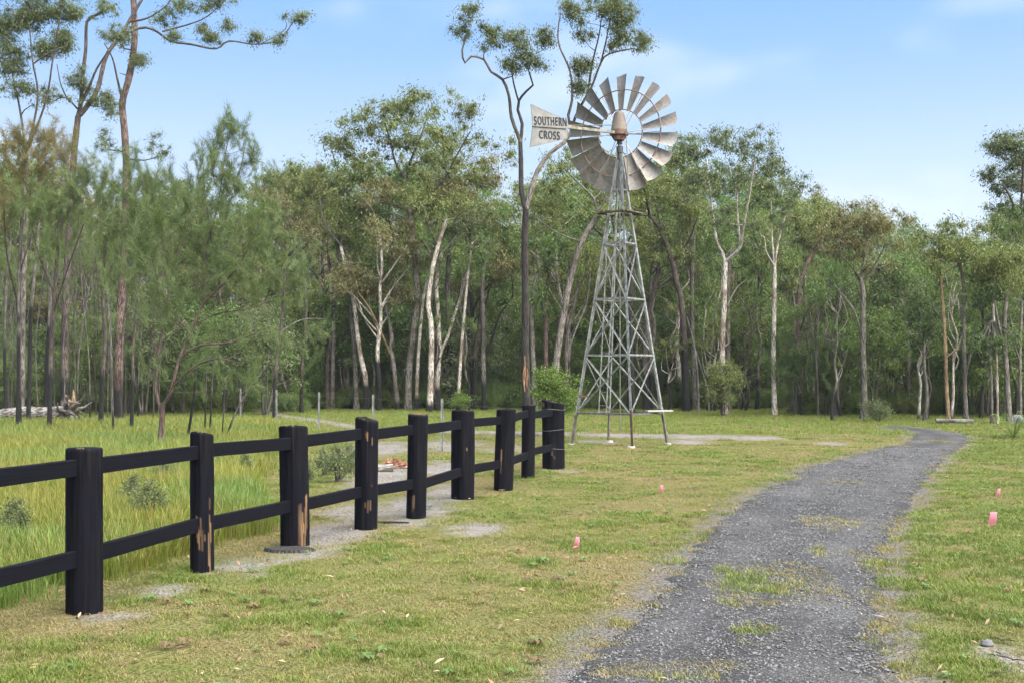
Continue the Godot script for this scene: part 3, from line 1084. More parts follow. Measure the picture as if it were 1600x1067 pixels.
# ---------------------------------------------------------------- trees that can be told apart
func build_named_trees() -> void:
	# tall burnt tree with two crowns behind the vane
	traced_tree("gum_tree", "tall gum with fire blackened trunk and orange bark scar, forked crowns above the windmill", "tree", 32.0, "dark", "leaf_grey",
		[[14, 10, [824, 690, 823, 630, 821, 553, 821, 468, 820, 384, 822, 327]],
		[9, 7, [822, 327, 815, 300, 814, 250, 813, 222]],
		[6.5, 2.5, [813, 222, 808, 208, 799, 183, 795, 149, 785, 124, 767, 112, 756, 93, 736, 88, 726, 98, 722, 78, 730, 55], "grey"],
		[6, 2, [813, 222, 816, 194, 809, 172, 811, 157, 822, 143, 833, 133, 826, 110, 832, 85], "brown"],
		[3.5, 1.5, [811, 160, 803, 132, 800, 100, 812, 70], "brown"],
		[8, 6, [822, 327, 830, 298, 840, 267, 860, 239, 882, 222, 893, 205], "grey"],
		[5, 2, [893, 205, 888, 180, 894, 157, 891, 112, 874, 72, 872, 48, 876, 20], "brown"],
		[5, 2, [893, 205, 899, 183, 912, 158, 925, 135, 939, 98, 952, 84, 989, 76], "brown"],
		[4, 1.5, [918, 146, 927, 93, 936, 56, 941, 20], "brown"],
		[3, 1.5, [939, 98, 948, 60, 955, 20], "brown"]],
		[[722, 45, 16, 26, 7], [735, 20, 14, 16, 4], [768, 62, 24, 22, 11], [808, 62, 18, 16, 8], [852, 58, 18, 16, 8], [815, 95, 22, 14, 8], [842, 98, 12, 12, 4], [792, 98, 12, 10, 4], [893, 22, 20, 22, 9], [915, 55, 12, 10, 4], [965, 15, 38, 22, 18], [975, 45, 28, 18, 11], [1004, 66, 16, 14, 7], [910, 106, 18, 18, 9], [903, 132, 14, 12, 5], [940, 5, 30, 14, 8], [962, 66, 12, 10, 4]],
		{"size": 0.32, "more": 1.7, "deep": 0.9, "twig": "brown", "thick": 0.022, "min_y": 6.5})
	# torn bark on its trunk
	var sb := Buf.new()
	var k := 32.0 / F
	for q in [[819.5, 556, 612, 5.0], [823.5, 575, 607, 3.5]]:
		var pts := []
		var rr := []
		var cc := []
		for i in 9:
			var f := i / 8.0
			pts.append(P(q[0] + sin(f * 7.0) * 0.8, lerpf(q[1], q[2], f), 32.0) + Vector3(0, 0, 0.095))
			rr.append(q[3] * 0.5 * k * (0.25 + 0.75 * sin(PI * clampf(f, 0.08, 0.95))))
			cc.append(Color(0.42, 0.19, 0.095).lerp(Color(0.50, 0.30, 0.18), 0.5 + 0.5 * sin(i * 2.3)))
		sb.tube(pts, rr, 7, cc)
	var host: Node3D = get_node("gum_tree")
	var sc := part("bark_scar", sb.mesh(), M.bark, host)
	sc.position = -host.position
	sc.set_meta("label", "orange strip of bare wood torn in black bark")
	# the large spreading gum in the middle
	traced_tree("gum_tree", "large spreading gum with broad domed crown, tallest of the middle wood", "tree", 56.0, "grey", "leaf_olive",
		[[11, 8, [637, 638, 639, 575, 645, 523, 651, 471, 649, 420, 642, 348, 637, 304]],
		[5, 2, [637, 304, 632, 278, 618, 255, 608, 215, 600, 190], "brown"], [5, 2, [637, 304, 638, 262, 655, 220, 668, 180], "brown"],
		[4, 1.5, [640, 330, 608, 318, 565, 312, 540, 300, 515, 225], "brown"], [4, 1.5, [646, 330, 690, 285, 715, 240, 735, 205], "brown"], [3, 1.5, [642, 345, 612, 333, 580, 338], "dead"]],
		[[525, 222, 26, 18, 9], [560, 205, 36, 24, 14], [605, 175, 38, 22, 14], [660, 165, 45, 24, 18], [715, 178, 36, 26, 13], [640, 225, 80, 40, 34], [570, 262, 60, 30, 18], [715, 235, 42, 45, 18], [680, 290, 60, 36, 18], [545, 300, 40, 26, 9]],
		{"size": 0.72, "twig": "brown", "min_y": 6.0})
	# pale trunked gums right of the windmill
	traced_tree("gum_tree", "pale smooth barked gum whose trunk forks low above a rusty green shrub", "tree", 50.0, "pale", "leaf_grey",
		[[10, 7.5, [1132.5, 648, 1130, 590, 1129, 536, 1131.5, 482, 1133.5, 409]],
		[5.5, 2.5, [1133, 409, 1129, 394, 1121, 381, 1116, 347, 1110, 300, 1105, 250]], [6, 2.5, [1133.5, 409, 1144, 401, 1158, 384, 1161, 360, 1172, 300, 1180, 250]],
		[4, 2, [1158, 384, 1154, 350, 1152, 300, 1155, 262]], [2.5, 1, [1129, 398, 1116, 400, 1105, 404], "dead"], [3, 1, [1137, 478, 1151, 451, 1168, 436], "dead"]],
		[[1085, 235, 36, 28, 14], [1135, 215, 42, 22, 16], [1185, 225, 40, 26, 16], [1215, 265, 26, 26, 9], [1100, 290, 40, 34, 14], [1160, 280, 46, 36, 18], [1130, 340, 48, 26, 9]],
		{"size": 0.58, "min_y": 6.0})
	traced_tree("gum_tree", "slender straight cream barked gum standing alone at the edge of grass", "tree", 49.0, "pale", "leaf_grey",
		[[8, 6, [1211, 651, 1209, 573, 1210, 489, 1211, 421]], [4, 1.5, [1211, 421, 1207, 371, 1206, 330, 1204, 290]], [4.5, 1.5, [1211, 421, 1215, 387, 1222, 357, 1232, 320, 1238, 300]], [3, 1, [1210, 415, 1197, 391, 1195, 371, 1180, 362]]],
		[[1205, 300, 26, 28, 10], [1240, 292, 26, 26, 10], [1222, 330, 36, 22, 8], [1178, 350, 18, 14, 4]], {"size": 0.5, "min_y": 7.0})
	traced_tree("gum_tree", "burnt black trunked gum leaning left with bare dark limbs beside windmill", "tree", 54.0, "brown", "leaf_olive",
		[[11, 7, [1073, 643, 1070, 556, 1065, 472, 1056, 438, 1051, 409, 1031, 357, 1015, 337]], [5, 2, [1051, 409, 1064, 392, 1076, 378, 1090, 340], "brown"], [4, 2, [1053, 432, 1035, 445, 1010, 462], "brown"], [5, 2, [1015, 337, 1008, 300, 1000, 265], "brown"]],
		[[1000, 285, 50, 40, 20], [1050, 310, 50, 36, 20], [1085, 330, 30, 36, 11], [1020, 370, 60, 30, 13], [960, 310, 40, 36, 11]], {"char": 3.2, "size": 0.62, "min_y": 6.0})
	traced_tree("gum_tree", "grey barked gum leaning right behind the leafy green bush", "tree", 50.0, "grey", "leaf_olive",
		[[12, 8, [864, 645, 869, 570, 879, 502, 892, 435, 909, 378, 933, 337]], [5, 2, [933, 337, 928, 311, 906, 288, 880, 262]], [4, 1.5, [934, 333, 944, 316, 954, 303], "dead"], [4, 1.5, [933, 337, 948, 300, 940, 265]], [3, 1, [928, 311, 940, 297, 918, 282], "dead"]],
		[[880, 265, 50, 34, 20], [930, 275, 40, 36, 14], [850, 310, 40, 40, 16], [965, 330, 36, 30, 8]], {"size": 0.6, "min_y": 6.0})
	# trunks of the middle wood, each its own tree
	var mid := [
		["thin gum with dark upper stem, pale lower bark, beside twin grey trunk", 58, "brown", "leaf_olive", [[8, 5, [512, 636, 511, 590, 513, 555, 520, 502, 519, 443, 512, 400]]], [[495, 330, 40, 40, 16], [520, 380, 36, 28, 8]], 0.0],
		["straight grey gum trunk next to thin dark stemmed gum", 58, "grey", "leaf_olive", [[7.5, 5, [519, 637, 520, 564, 523, 470, 528, 380]]], [[530, 330, 40, 40, 14]], 0.0],
		["grey gum crossing behind the white patched burnt trunk", 57, "grey", "leaf_olive", [[8, 5, [557, 638, 553, 544, 549, 502, 548, 420, 543, 395]], [4, 2, [543, 395, 525, 375, 505, 345, 500, 310], "dead"], [4, 2, [543, 395, 530, 360, 535, 320], "brown"]], [[480, 290, 46, 40, 18], [520, 290, 30, 30, 10], [440, 280, 36, 36, 12]], 0.0],
		["gum with white patch above blackened foot, leaning left", 56, "pale", "leaf_olive", [[9, 5, [572, 640, 571, 595, 561, 544, 552, 471, 540, 420, 532, 385]]], [[545, 350, 36, 28, 9], [570, 390, 36, 26, 8]], 1.3],
		["pale forked gum sending one thin yellowish limb far left", 56, "grey", "leaf_green", [[8, 5, [622, 639, 614, 564, 609, 545, 612, 528, 608, 505, 600, 470]], [4, 2, [609, 552, 594, 517, 577, 482, 559, 457], "golden"]], [[600, 440, 46, 40, 16], [570, 430, 30, 26, 8]], 0.4],
		["slim white gum curving right at the top, dark foot", 56, "pale", "leaf_olive", [[6.5, 4, [650, 640, 653, 564, 659, 488, 662, 463, 671, 426, 684, 390]]], [[690, 345, 40, 36, 12]], 0.6],
		["white gum with red brown peeling bark at the foot", 54, "pale", "leaf_olive", [[10, 6, [671, 643, 674, 544, 673, 502, 669, 478, 674, 430, 684, 385, 697, 345]], [4, 2, [684, 385, 668, 350, 660, 320], "brown"]], [[705, 320, 50, 36, 18], [660, 320, 36, 30, 10]], 0.5],
		["white gum splitting into two stems, right one slanting", 55, "pale", "leaf_grey", [[9, 5, [684, 641, 683, 600, 686, 544, 684, 482, 682, 440, 690, 395]], [6, 3, [683, 596, 688, 554, 699, 527, 709, 496, 720, 461, 738, 400]]], [[742, 350, 40, 40, 14], [700, 360, 30, 36, 9]], 0.9],
		["stout gum with black lower trunk behind slanting white stem", 58, "grey", "leaf_olive", [[10, 7, [703, 637, 703, 544, 699, 440, 706, 380, 715, 330]]], [[740, 290, 50, 46, 20], [775, 250, 36, 36, 12]], 4.2],
		["thin pale leaning stick of a gum in front of dark trunks", 54, "pale", "leaf_green", [[6, 3.5, [715, 643, 720, 556, 729, 452, 737, 381]]], [[745, 395, 36, 40, 12]], 0.5],
		["dark gum with a bare black limb rising right", 57, "brown", "leaf_green", [[8, 5, [741, 637, 742, 556, 750, 502, 752, 450]], [5, 2, [755, 560, 765, 540, 781, 492, 801, 462, 798, 430], "dark"]], [[790, 400, 50, 50, 18], [760, 440, 30, 24, 6]], 2.0],
		["grey straight gum beside the dark gum with bare limb", 56, "grey", "leaf_green", [[8, 6, [757, 640, 755, 560, 755, 502, 754, 441, 760, 390]]], [[770, 345, 46, 46, 18]], 1.4],
		["grey trunk half hidden by the tall burnt gum", 54, "grey", "leaf_green", [[9, 6, [836, 643, 834, 583, 832, 536, 831, 485, 838, 430]]], [[850, 390, 50, 50, 22], [840, 460, 40, 36, 12]], 0.0],
		["reddish grey trunk rising behind the leafy bush", 55, "red", "leaf_green", [[8, 6, [853, 641, 853, 563, 853, 489, 858, 430]]], [[880, 400, 40, 46, 16], [870, 330, 36, 40, 12]], 0.0],
		["dark slanting trunk with a white knot next to leaning grey gum", 52, "brown", "leaf_olive", [[7, 4, [884, 645, 885, 583, 885, 536, 894, 489, 905, 440]], [3, 1.5, [886, 556, 900, 515, 916, 475, 922, 428, 916, 405], "dead"]], [[915, 400, 36, 30, 9]], 0.6],
		["black burnt trunk seen through the windmill tower legs", 52, "dark", "leaf_olive", [[12, 8, [986, 646, 985, 560, 983, 480, 988, 400]]], [[990, 380, 50, 40, 16]], 5.0],
		["grey brown trunk seen between windmill tower and burnt gum", 55, "brown", "leaf_olive", [[10, 7, [1010, 640, 1008, 560, 1014, 490, 1030, 420]]], [[1040, 390, 50, 40, 14]], 2.0],
		["grey upright gum close behind the white dead snag", 57, "grey", "leaf_olive", [[8, 6, [1086, 637, 1082, 522, 1082, 404, 1088, 340]]], [[1095, 300, 44, 44, 16], [1070, 250, 36, 30, 9]], 0.0],
		["grey trunk close behind the pale forked gum", 56, "grey", "leaf_green", [[8, 6, [1139, 638, 1138, 540, 1139, 430, 1145, 380]]], [[1165, 380, 44, 36, 14]], 0.0],
		["red brown trunk with pale dead crossing branches", 52, "red", "leaf_olive", [[8, 5, [1252, 648, 1250, 570, 1248, 500, 1252, 440, 1268, 400, 1290, 370]], [3, 1.5, [1250, 520, 1265, 480, 1290, 465, 1310, 450], "brown"], [2, 1, [1250, 555, 1262, 510, 1272, 500], "dead"]], [[1290, 350, 46, 34, 18], [1260, 340, 36, 34, 12]], 0.0],
		["thin greenish pole of a young gum", 48, "grey", "leaf_green", [[4, 2.5, [1279, 652, 1278, 600, 1276, 549, 1280, 480]]], [[1285, 450, 30, 34, 8]], 0.0],
		["mossy brown twin stemmed gum beside thin greenish pole", 49, "brown", "leaf_deep", [[7, 5, [1291, 650, 1292, 590, 1290, 543, 1292, 480]], [4, 3, [1292, 600, 1297, 560, 1299, 538, 1303, 500], "grey"]], [[1300, 450, 44, 44, 14]], 0.0],
		["tall grey gum with wide rust tinged crown by the bend of the drive", 45, "grey", "leaf_rust", [[10, 7, [1349, 657, 1351, 617, 1349, 536, 1349, 455, 1345, 438]], [6, 3, [1345, 438, 1352, 400, 1350, 350]], [4, 2, [1346, 440, 1332, 418, 1315, 400], "brown"], [4, 2, [1348, 440, 1370, 410, 1385, 380], "brown"], [4, 2.5, [1349, 530, 1336, 488, 1318, 462, 1300, 440], "grey"]], [[1345, 345, 55, 34, 22], [1390, 350, 36, 26, 11], [1310, 370, 36, 30, 11], [1350, 390, 60, 24, 11]], 0.0],
		["grey stem between the rust crowned gum and golden gum", 50, "grey", "leaf_green", [[7, 5, [1422, 647, 1421, 600, 1420, 522, 1410, 470]]], [[1415, 420, 50, 46, 18]], 0.0],
		["crooked grey sapling trunk at the end of the pale log", 43, "grey", "leaf_deep", [[7, 4, [1445, 660, 1449, 615, 1445, 573, 1444, 520]]], [[1445, 500, 36, 50, 16]], 0.0],
		["golden brown barked gum behind the pale fallen log", 41, "golden", "leaf_olive", [[7, 5, [1484, 664, 1480, 607, 1477, 522, 1473, 462, 1470, 430]], [3, 1.5, [1478, 560, 1490, 550, 1500, 545]], [3, 1.5, [1476, 500, 1462, 485, 1458, 470], "dead"]], [[1470, 390, 50, 34, 16], [1500, 400, 36, 30, 8]], 0.0],
		["light grey gum forking into a narrow V", 41, "grey", "leaf_olive", [[7.5, 5, [1511, 664, 1508, 597, 1506, 489, 1507, 448, 1500, 410]], [4, 2, [1508, 597, 1519, 543, 1527, 500]]], [[1505, 380, 46, 36, 16], [1535, 440, 30, 30, 8]], 0.0],
		["short pale stem of three slim gums standing together", 40, "grey", "leaf_deep", [[5, 4, [1551, 665, 1550, 603, 1548, 540, 1550, 500]]], [[1550, 540, 32, 26, 9], [1550, 470, 30, 30, 8]], 0.0],
		["slim straight middle stem of three slim gums standing together", 40, "pale", "leaf_olive", [[4.5, 3.5, [1560, 665, 1558, 556, 1554, 505, 1552, 450]]], [[1555, 410, 36, 34, 12]], 0.0],
		["tall grey trunk with stout fork, thickest of three gums together", 40, "grey", "leaf_olive", [[9, 6, [1579, 662, 1573, 573, 1570, 509, 1574, 460]], [4, 2.5, [1571, 545, 1562, 510, 1555, 470]]], [[1575, 420, 46, 40, 16], [1545, 440, 30, 26, 8]], 0.0],
		["grey stem beside the pale boulder with a bent low limb", 43, "grey", "leaf_olive", [[5.5, 4, [1596, 655, 1595, 600, 1595, 539, 1598, 470]], [3, 1.5, [1595, 565, 1584, 530, 1588, 510]]], [[1600, 430, 40, 40, 12]], 0.0],
	]
	for m in mid:
		traced_tree("gum_tree", m[0], "tree", m[1], m[2], m[3], m[4], m[5], {"char": m[6], "size": 0.0115 * m[1], "more": 0.62 * 0.62 / pow(0.0115 * m[1], 2.0), "min_y": 3.5, "group": "gums along the edge of the wood"})
	traced_tree("dead_tree", "white sinuous dead stem split near the ground", "dead tree", 52.0, "dead", "leaf_grey", [[4.5, 2, [1092, 645, 1091, 597, 1086, 545, 1079, 515, 1073, 495]], [3, 1.2, [1108, 643, 1107, 612, 1096, 575, 1088, 548]]], [])
	traced_tree("gum_tree", "tall lone gum rising above the wood with rounded open crown", "tree", 47.0, "brown", "leaf_grey",
		[[10, 6, [1606, 652, 1606, 560, 1602, 450, 1597, 384, 1594, 345]], [5, 2, [1594, 345, 1580, 310, 1568, 290, 1550, 288]], [5, 2, [1594, 345, 1598, 300, 1600, 250]], [4, 2, [1594, 340, 1612, 300, 1630, 260]]],
		[[1556, 232, 18, 16, 8], [1552, 268, 16, 14, 7], [1582, 225, 24, 16, 12], [1590, 255, 26, 20, 13], [1580, 290, 26, 16, 10], [1620, 240, 30, 30, 14], [1630, 290, 30, 26, 9], [1578, 330, 22, 14, 7], [1610, 325, 26, 16, 8]], {"size": 0.48, "more": 1.5, "min_y": 6.0})
	# tall gums at the left
	traced_tree("gum_tree", "tall dark limbed gum with one long bare limb reaching right over the thicket", "tree", 44.0, "grey", "leaf_grey",
		[[13, 9, [99, 655, 100, 560, 102, 461, 108, 350, 114, 250, 121, 182], "brown"], [7, 3.5, [121, 182, 126, 158, 128, 121, 133, 78, 135, 34, 148, 24, 182, 6], "brown"],
		[8, 4.5, [124, 180, 136, 165, 152, 138, 165, 88, 189, 54, 206, 24, 224, -6], "brown"], [5, 2.5, [128, 158, 140, 132, 150, 108, 168, 80], "grey"],
		[5, 2, [182, 62, 216, 44, 239, 46, 266, 64, 297, 69, 337, 76, 357, 64, 398, 69, 435, 62, 458, 34], "brown"], [3.5, 1.5, [253, 49, 280, 42, 303, 35, 324, 25, 354, -2], "brown"],
		[4, 2, [200, 34, 230, 28, 260, 8, 272, -12], "brown"], [2.5, 1, [108, 160, 95, 135, 88, 100], "brown"], [3, 1.5, [120, 170, 100, 152, 75, 162], "brown"]],
		[[462, 25, 14, 12, 6], [436, 57, 9, 8, 4], [402, 58, 14, 10, 6], [334, 58, 18, 10, 6], [318, 45, 12, 10, 5], [357, 37, 10, 10, 4], [270, 54, 12, 8, 4], [285, 12, 24, 14, 9], [320, 5, 30, 12, 8], [180, 48, 20, 14, 8], [255, 26, 18, 12, 6], [160, 18, 24, 14, 8], [150, 150, 30, 26, 11], [170, 165, 24, 20, 9], [120, 125, 22, 18, 7], [215, 92, 9, 12, 4], [350, 0, 22, 8, 4]],
		{"size": 0.38, "more": 1.6, "thick": 0.025, "deep": 0.9, "min_y": 8.0, "char": 1.5})
	traced_tree("gum_tree", "tall straight reddish gum with small side branch next to the dark limbed gum", "tree", 46.0, "red", "leaf_grey",
		[[14, 9, [183, 652, 186, 524, 193, 380, 197, 283, 194, 209, 190, 162, 199, 128, 209, 67, 207, -10, 200, -60]], [4, 1.5, [190, 155, 182, 121, 175, 91, 162, 67]], [2, 1, [198, 118, 186, 114]]],
		[[216, 96, 10, 14, 4], [165, 62, 14, 16, 5], [190, 60, 12, 16, 4], [205, -60, 60, 40, 12], [240, 230, 26, 26, 7], [160, 215, 26, 24, 7]], {"size": 0.38, "more": 1.5, "min_y": 7.0, "char": 1.2})
	traced_tree("gum_tree", "dense leafy gum with several thin stems above brown she-oak tops", "tree", 42.0, "grey", "leaf_grey",
		[[11, 7, [32, 660, 34, 500, 38, 350, 40, 240]], [4, 2, [40, 240, 30, 170, 16, 100, 12, 30]], [4, 2, [40, 240, 58, 155, 50, 95, 45, 40]], [4, 2, [40, 240, 70, 160, 82, 90, 92, 30]], [3, 1.5, [50, 100, 80, 80, 105, 72]]],
		[[10, 45, 24, 30, 20], [40, 25, 32, 26, 24], [80, 15, 34, 20, 22], [98, 62, 20, 18, 17], [70, 78, 20, 16, 13], [20, 95, 26, 24, 18], [30, 140, 30, 20, 9], [70, 150, 28, 18, 8], [60, -20, 70, 20, 18], [115, 22, 16, 14, 6], [-20, 60, 30, 60, 12]], {"size": 0.42, "more": 1.5, "min_y": 7.0})

func build_left_thicket() -> void:
	# the large she-oak behind the black fence
	traced_tree("sheoak_tree", "large feathery she-oak with many stems rising behind the black fence", "tree", 27.0, "red", "leaf_sheoak",
		[[10, 7, [250, 704, 252, 660, 254, 630]], [6, 2, [254, 632, 266, 612, 280, 559, 297, 522, 317, 475, 351, 441, 381, 401, 405, 350]], [5, 2, [252, 640, 243, 610, 248, 542, 256, 502, 270, 420, 300, 330]],
		[4, 1.5, [280, 559, 310, 540, 360, 535, 400, 520]], [3.5, 1.5, [297, 522, 270, 490, 250, 450, 235, 400]], [3, 1.2, [317, 475, 320, 400, 340, 320, 350, 250, 360, 200]], [3, 1.2, [268, 606, 300, 575, 340, 560, 380, 570]], [2.5, 1, [248, 560, 225, 500, 215, 440]], [3, 1.2, [300, 510, 340, 490, 400, 480, 440, 455]], [2.5, 1, [340, 330, 370, 280, 385, 215]], [2.5, 1, [330, 380, 320, 300, 315, 230]]],
		[[270, 330, 64, 60, 44], [340, 330, 66, 66, 56], [400, 370, 46, 60, 40], [300, 430, 76, 60, 44], [385, 450, 56, 50, 34], [345, 215, 7, 36, 8], [360, 202, 6, 34, 7], [378, 214, 7, 32, 7], [395, 238, 9, 28, 7], [328, 240, 10, 30, 8], [355, 265, 40, 24, 18], [310, 255, 12, 26, 6], [250, 480, 44, 44, 16], [390, 530, 44, 34, 14], [330, 530, 50, 34, 7], [225, 400, 26, 60, 16], [300, 585, 60, 30, 8], [375, 590, 40, 24, 6], [225, 560, 26, 40, 5]],
		{"kind": "needle", "size": 0.42, "deep": 0.8, "thick": 0.012, "twig": "red", "min_y": 1.2})
	var so := [
		["she-oak with brown flowering tops at the far left", 36, "leaf_sheoak_brown", [[7, 4, [30, 668, 28, 560, 29, 425, 34, 330]], [3, 1.5, [29, 430, 50, 360, 70, 280]], [3, 1.5, [28, 480, 10, 400, 5, 320]]], [[30, 240, 46, 50, 50], [80, 230, 40, 40, 38], [100, 285, 44, 40, 30], [20, 320, 40, 40, 30]]],
		["she-oak with mixed green and brown feathery crown behind charred poles", 35, "leaf_sheoak", [[8, 4, [76, 665, 78, 575, 82, 494, 90, 380, 96, 320]], [3, 1.5, [82, 490, 105, 420, 130, 350]], [3, 1.5, [84, 460, 60, 400, 48, 350]], [2, 1, [90, 430, 130, 380, 160, 330], "dead"]], [[60, 330, 50, 40, 40], [120, 320, 50, 50, 50], [150, 270, 36, 36, 26], [90, 390, 50, 30, 20]]],
		["dull green she-oak between the two tall gums", 38, "leaf_sheoak", [[8, 4, [156, 662, 159, 590, 163, 533, 160, 450, 165, 380]], [3, 1.5, [160, 450, 190, 380, 210, 320]]], [[170, 330, 44, 44, 44], [215, 310, 40, 46, 40], [190, 390, 44, 36, 26], [200, 255, 26, 26, 14]]],
		["she-oak with blackened lower stem beside the large feathery she-oak", 34, "leaf_sheoak", [[6, 3, [204, 672, 207, 600, 207, 548, 214, 470, 225, 380]]], [[225, 360, 40, 50, 40], [250, 290, 36, 36, 24], [200, 430, 34, 36, 20]]],
		["wispy grey green she-oak trailing above the wire fence", 46, "leaf_sheoak", [[6, 3, [428, 655, 430, 580, 440, 500, 445, 420]], [2.5, 1, [436, 520, 470, 500, 505, 498], "dead"]], [[440, 400, 40, 50, 36], [425, 330, 34, 44, 26], [455, 470, 36, 40, 20], [500, 520, 22, 22, 9], [420, 280, 24, 26, 10]]],
		["pale green she-oak filling the gap beside the grey gums", 52, "leaf_sheoak", [[6, 3, [470, 645, 472, 560, 478, 480, 470, 400]]], [[470, 420, 40, 60, 34], [480, 540, 36, 44, 22], [450, 580, 34, 34, 14]]],
	]
	for s in so:
		traced_tree("sheoak_tree", s[0], "tree", s[1], "brown", s[2], s[3], s[4], {"kind": "needle", "size": 0.5, "thick": 0.012, "char": 1.6, "twig": "grey", "min_y": 1.8, "group": "she-oaks of the left thicket"})
	# charred and grey poles
	var poles := [[9, 660, [9, 660, 6, 560, 8, 470, 10, 434, 20, 340], 5.0, 1.6], [26, 674, [26, 674, 28, 560, 29, 425, 34, 340], 6.0, 2.2], [43, 662, [43, 662, 46, 545, 48, 482, 56, 400, 62, 330], 7.0, 2.4], [69, 655, [69, 655, 72, 560, 76, 480, 70, 390], 6.0, 2.3], [99, 660, [99, 660, 100, 600, 98, 540, 110, 460], 2.5, 0.4], [177, 682, [177, 682, 174, 590, 172, 515, 165, 440], 3.5, 0.5], [289, 694, [289, 694, 302, 623, 306, 570], 5.0, 0.9], [319, 680, [319, 680, 321, 620, 322, 583, 330, 540], 3.0, 0.7], [327, 680, [327, 680, 330, 620, 332, 583, 340, 540], 3.5, 0.9], [347, 690, [347, 690, 365, 650, 381, 620, 418, 569, 440, 545], 3.2, 0.3], [345, 690, [345, 690, 349, 640, 352, 600], 2.2, 0.4], [120, 655, [120, 655, 122, 560, 135, 470, 150, 400], 3.0, 0.5], [215, 650, [215, 650, 216, 580, 222, 500], 3.0, 1.0], [60, 655, [60, 655, 55, 540, 66, 430, 60, 360], 2.6, 0.3], [140, 655, [140, 655, 138, 560, 128, 460, 124, 390], 2.6, 0.5]]
	for p in poles:
		var z := zrow(p[1])
		traced_tree("sapling", "thin burnt sapling pole with charred foot in the green grass" if p[4] > 0.6 else "thin bare grey sapling pole standing in the green grass", "sapling", z, "grey", "leaf_sheoak", [[p[3], p[3] * 0.5, p[2]]], [[p[2][-2], p[2][-1], 14, 24, 4]], {"char": p[4] * 1.6, "kind": "needle", "size": 0.4, "thick": 0.008, "twig": "grey", "group": "burnt sapling poles" if p[4] > 0.6 else "grey sapling poles"})
	# thicket of bare grey stems and fine twigs further in
	for i in 54:
		rng.seed = 5000 + i
		var px := rng.randf_range(-30.0, 250.0)
		var z := rng.randf_range(44.0, 62.0)
		var gy := HZ + F * EYE / z
		var top := rng.randf_range(330.0, 470.0)
		var lx := px + rng.randf_range(-14.0, 22.0)
		var pw := rng.randf_range(1.2, 2.6)
		var tw := []
		tw.append([pw, pw * 0.5, [px, gy, px + rng.randf_range(-4, 4), (gy + top) * 0.5, lx, top]])
		for j in 6:
			var f := rng.randf_range(0.25, 0.9)
			var sx := lerpf(px, lx, f)
			var sy := lerpf(gy, top, f)
			tw.append([1.1, 0.5, [sx, sy, sx + rng.randf_range(-20, 24), sy - rng.randf_range(20, 60)]])
		traced_tree("sapling", "bare grey twiggy sapling in the thicket behind charred poles", "sapling", z, ["grey", "dead", "brown"][i % 3], "leaf_sheoak", tw, [[lx, top, 24, 36, 6], [(px + lx) * 0.5, (gy + top) * 0.5, 24, 50, 2]], {"kind": "needle", "size": 0.6, "thick": 0.01, "twig": "grey", "group": "grey saplings of the left thicket"})

func top_row(px: float) -> float:
	var t := [[-300, 200], [0, 200], [180, 235], [260, 260], [400, 250], [480, 225], [560, 215], [640, 205], [740, 205], [800, 235], [880, 232], [960, 225], [1060, 215], [1130, 205], [1200, 225], [1250, 285], [1300, 312], [1400, 330], [1470, 348], [1540, 340], [1600, 325], [1900, 300]]
	for i in t.size() - 1:
		if px <= t[i + 1][0]:
			return lerpf(t[i][1], t[i + 1][1], clampf((px - t[i][0]) / (t[i + 1][0] - t[i][0]), 0.0, 1.0))
	return 300.0

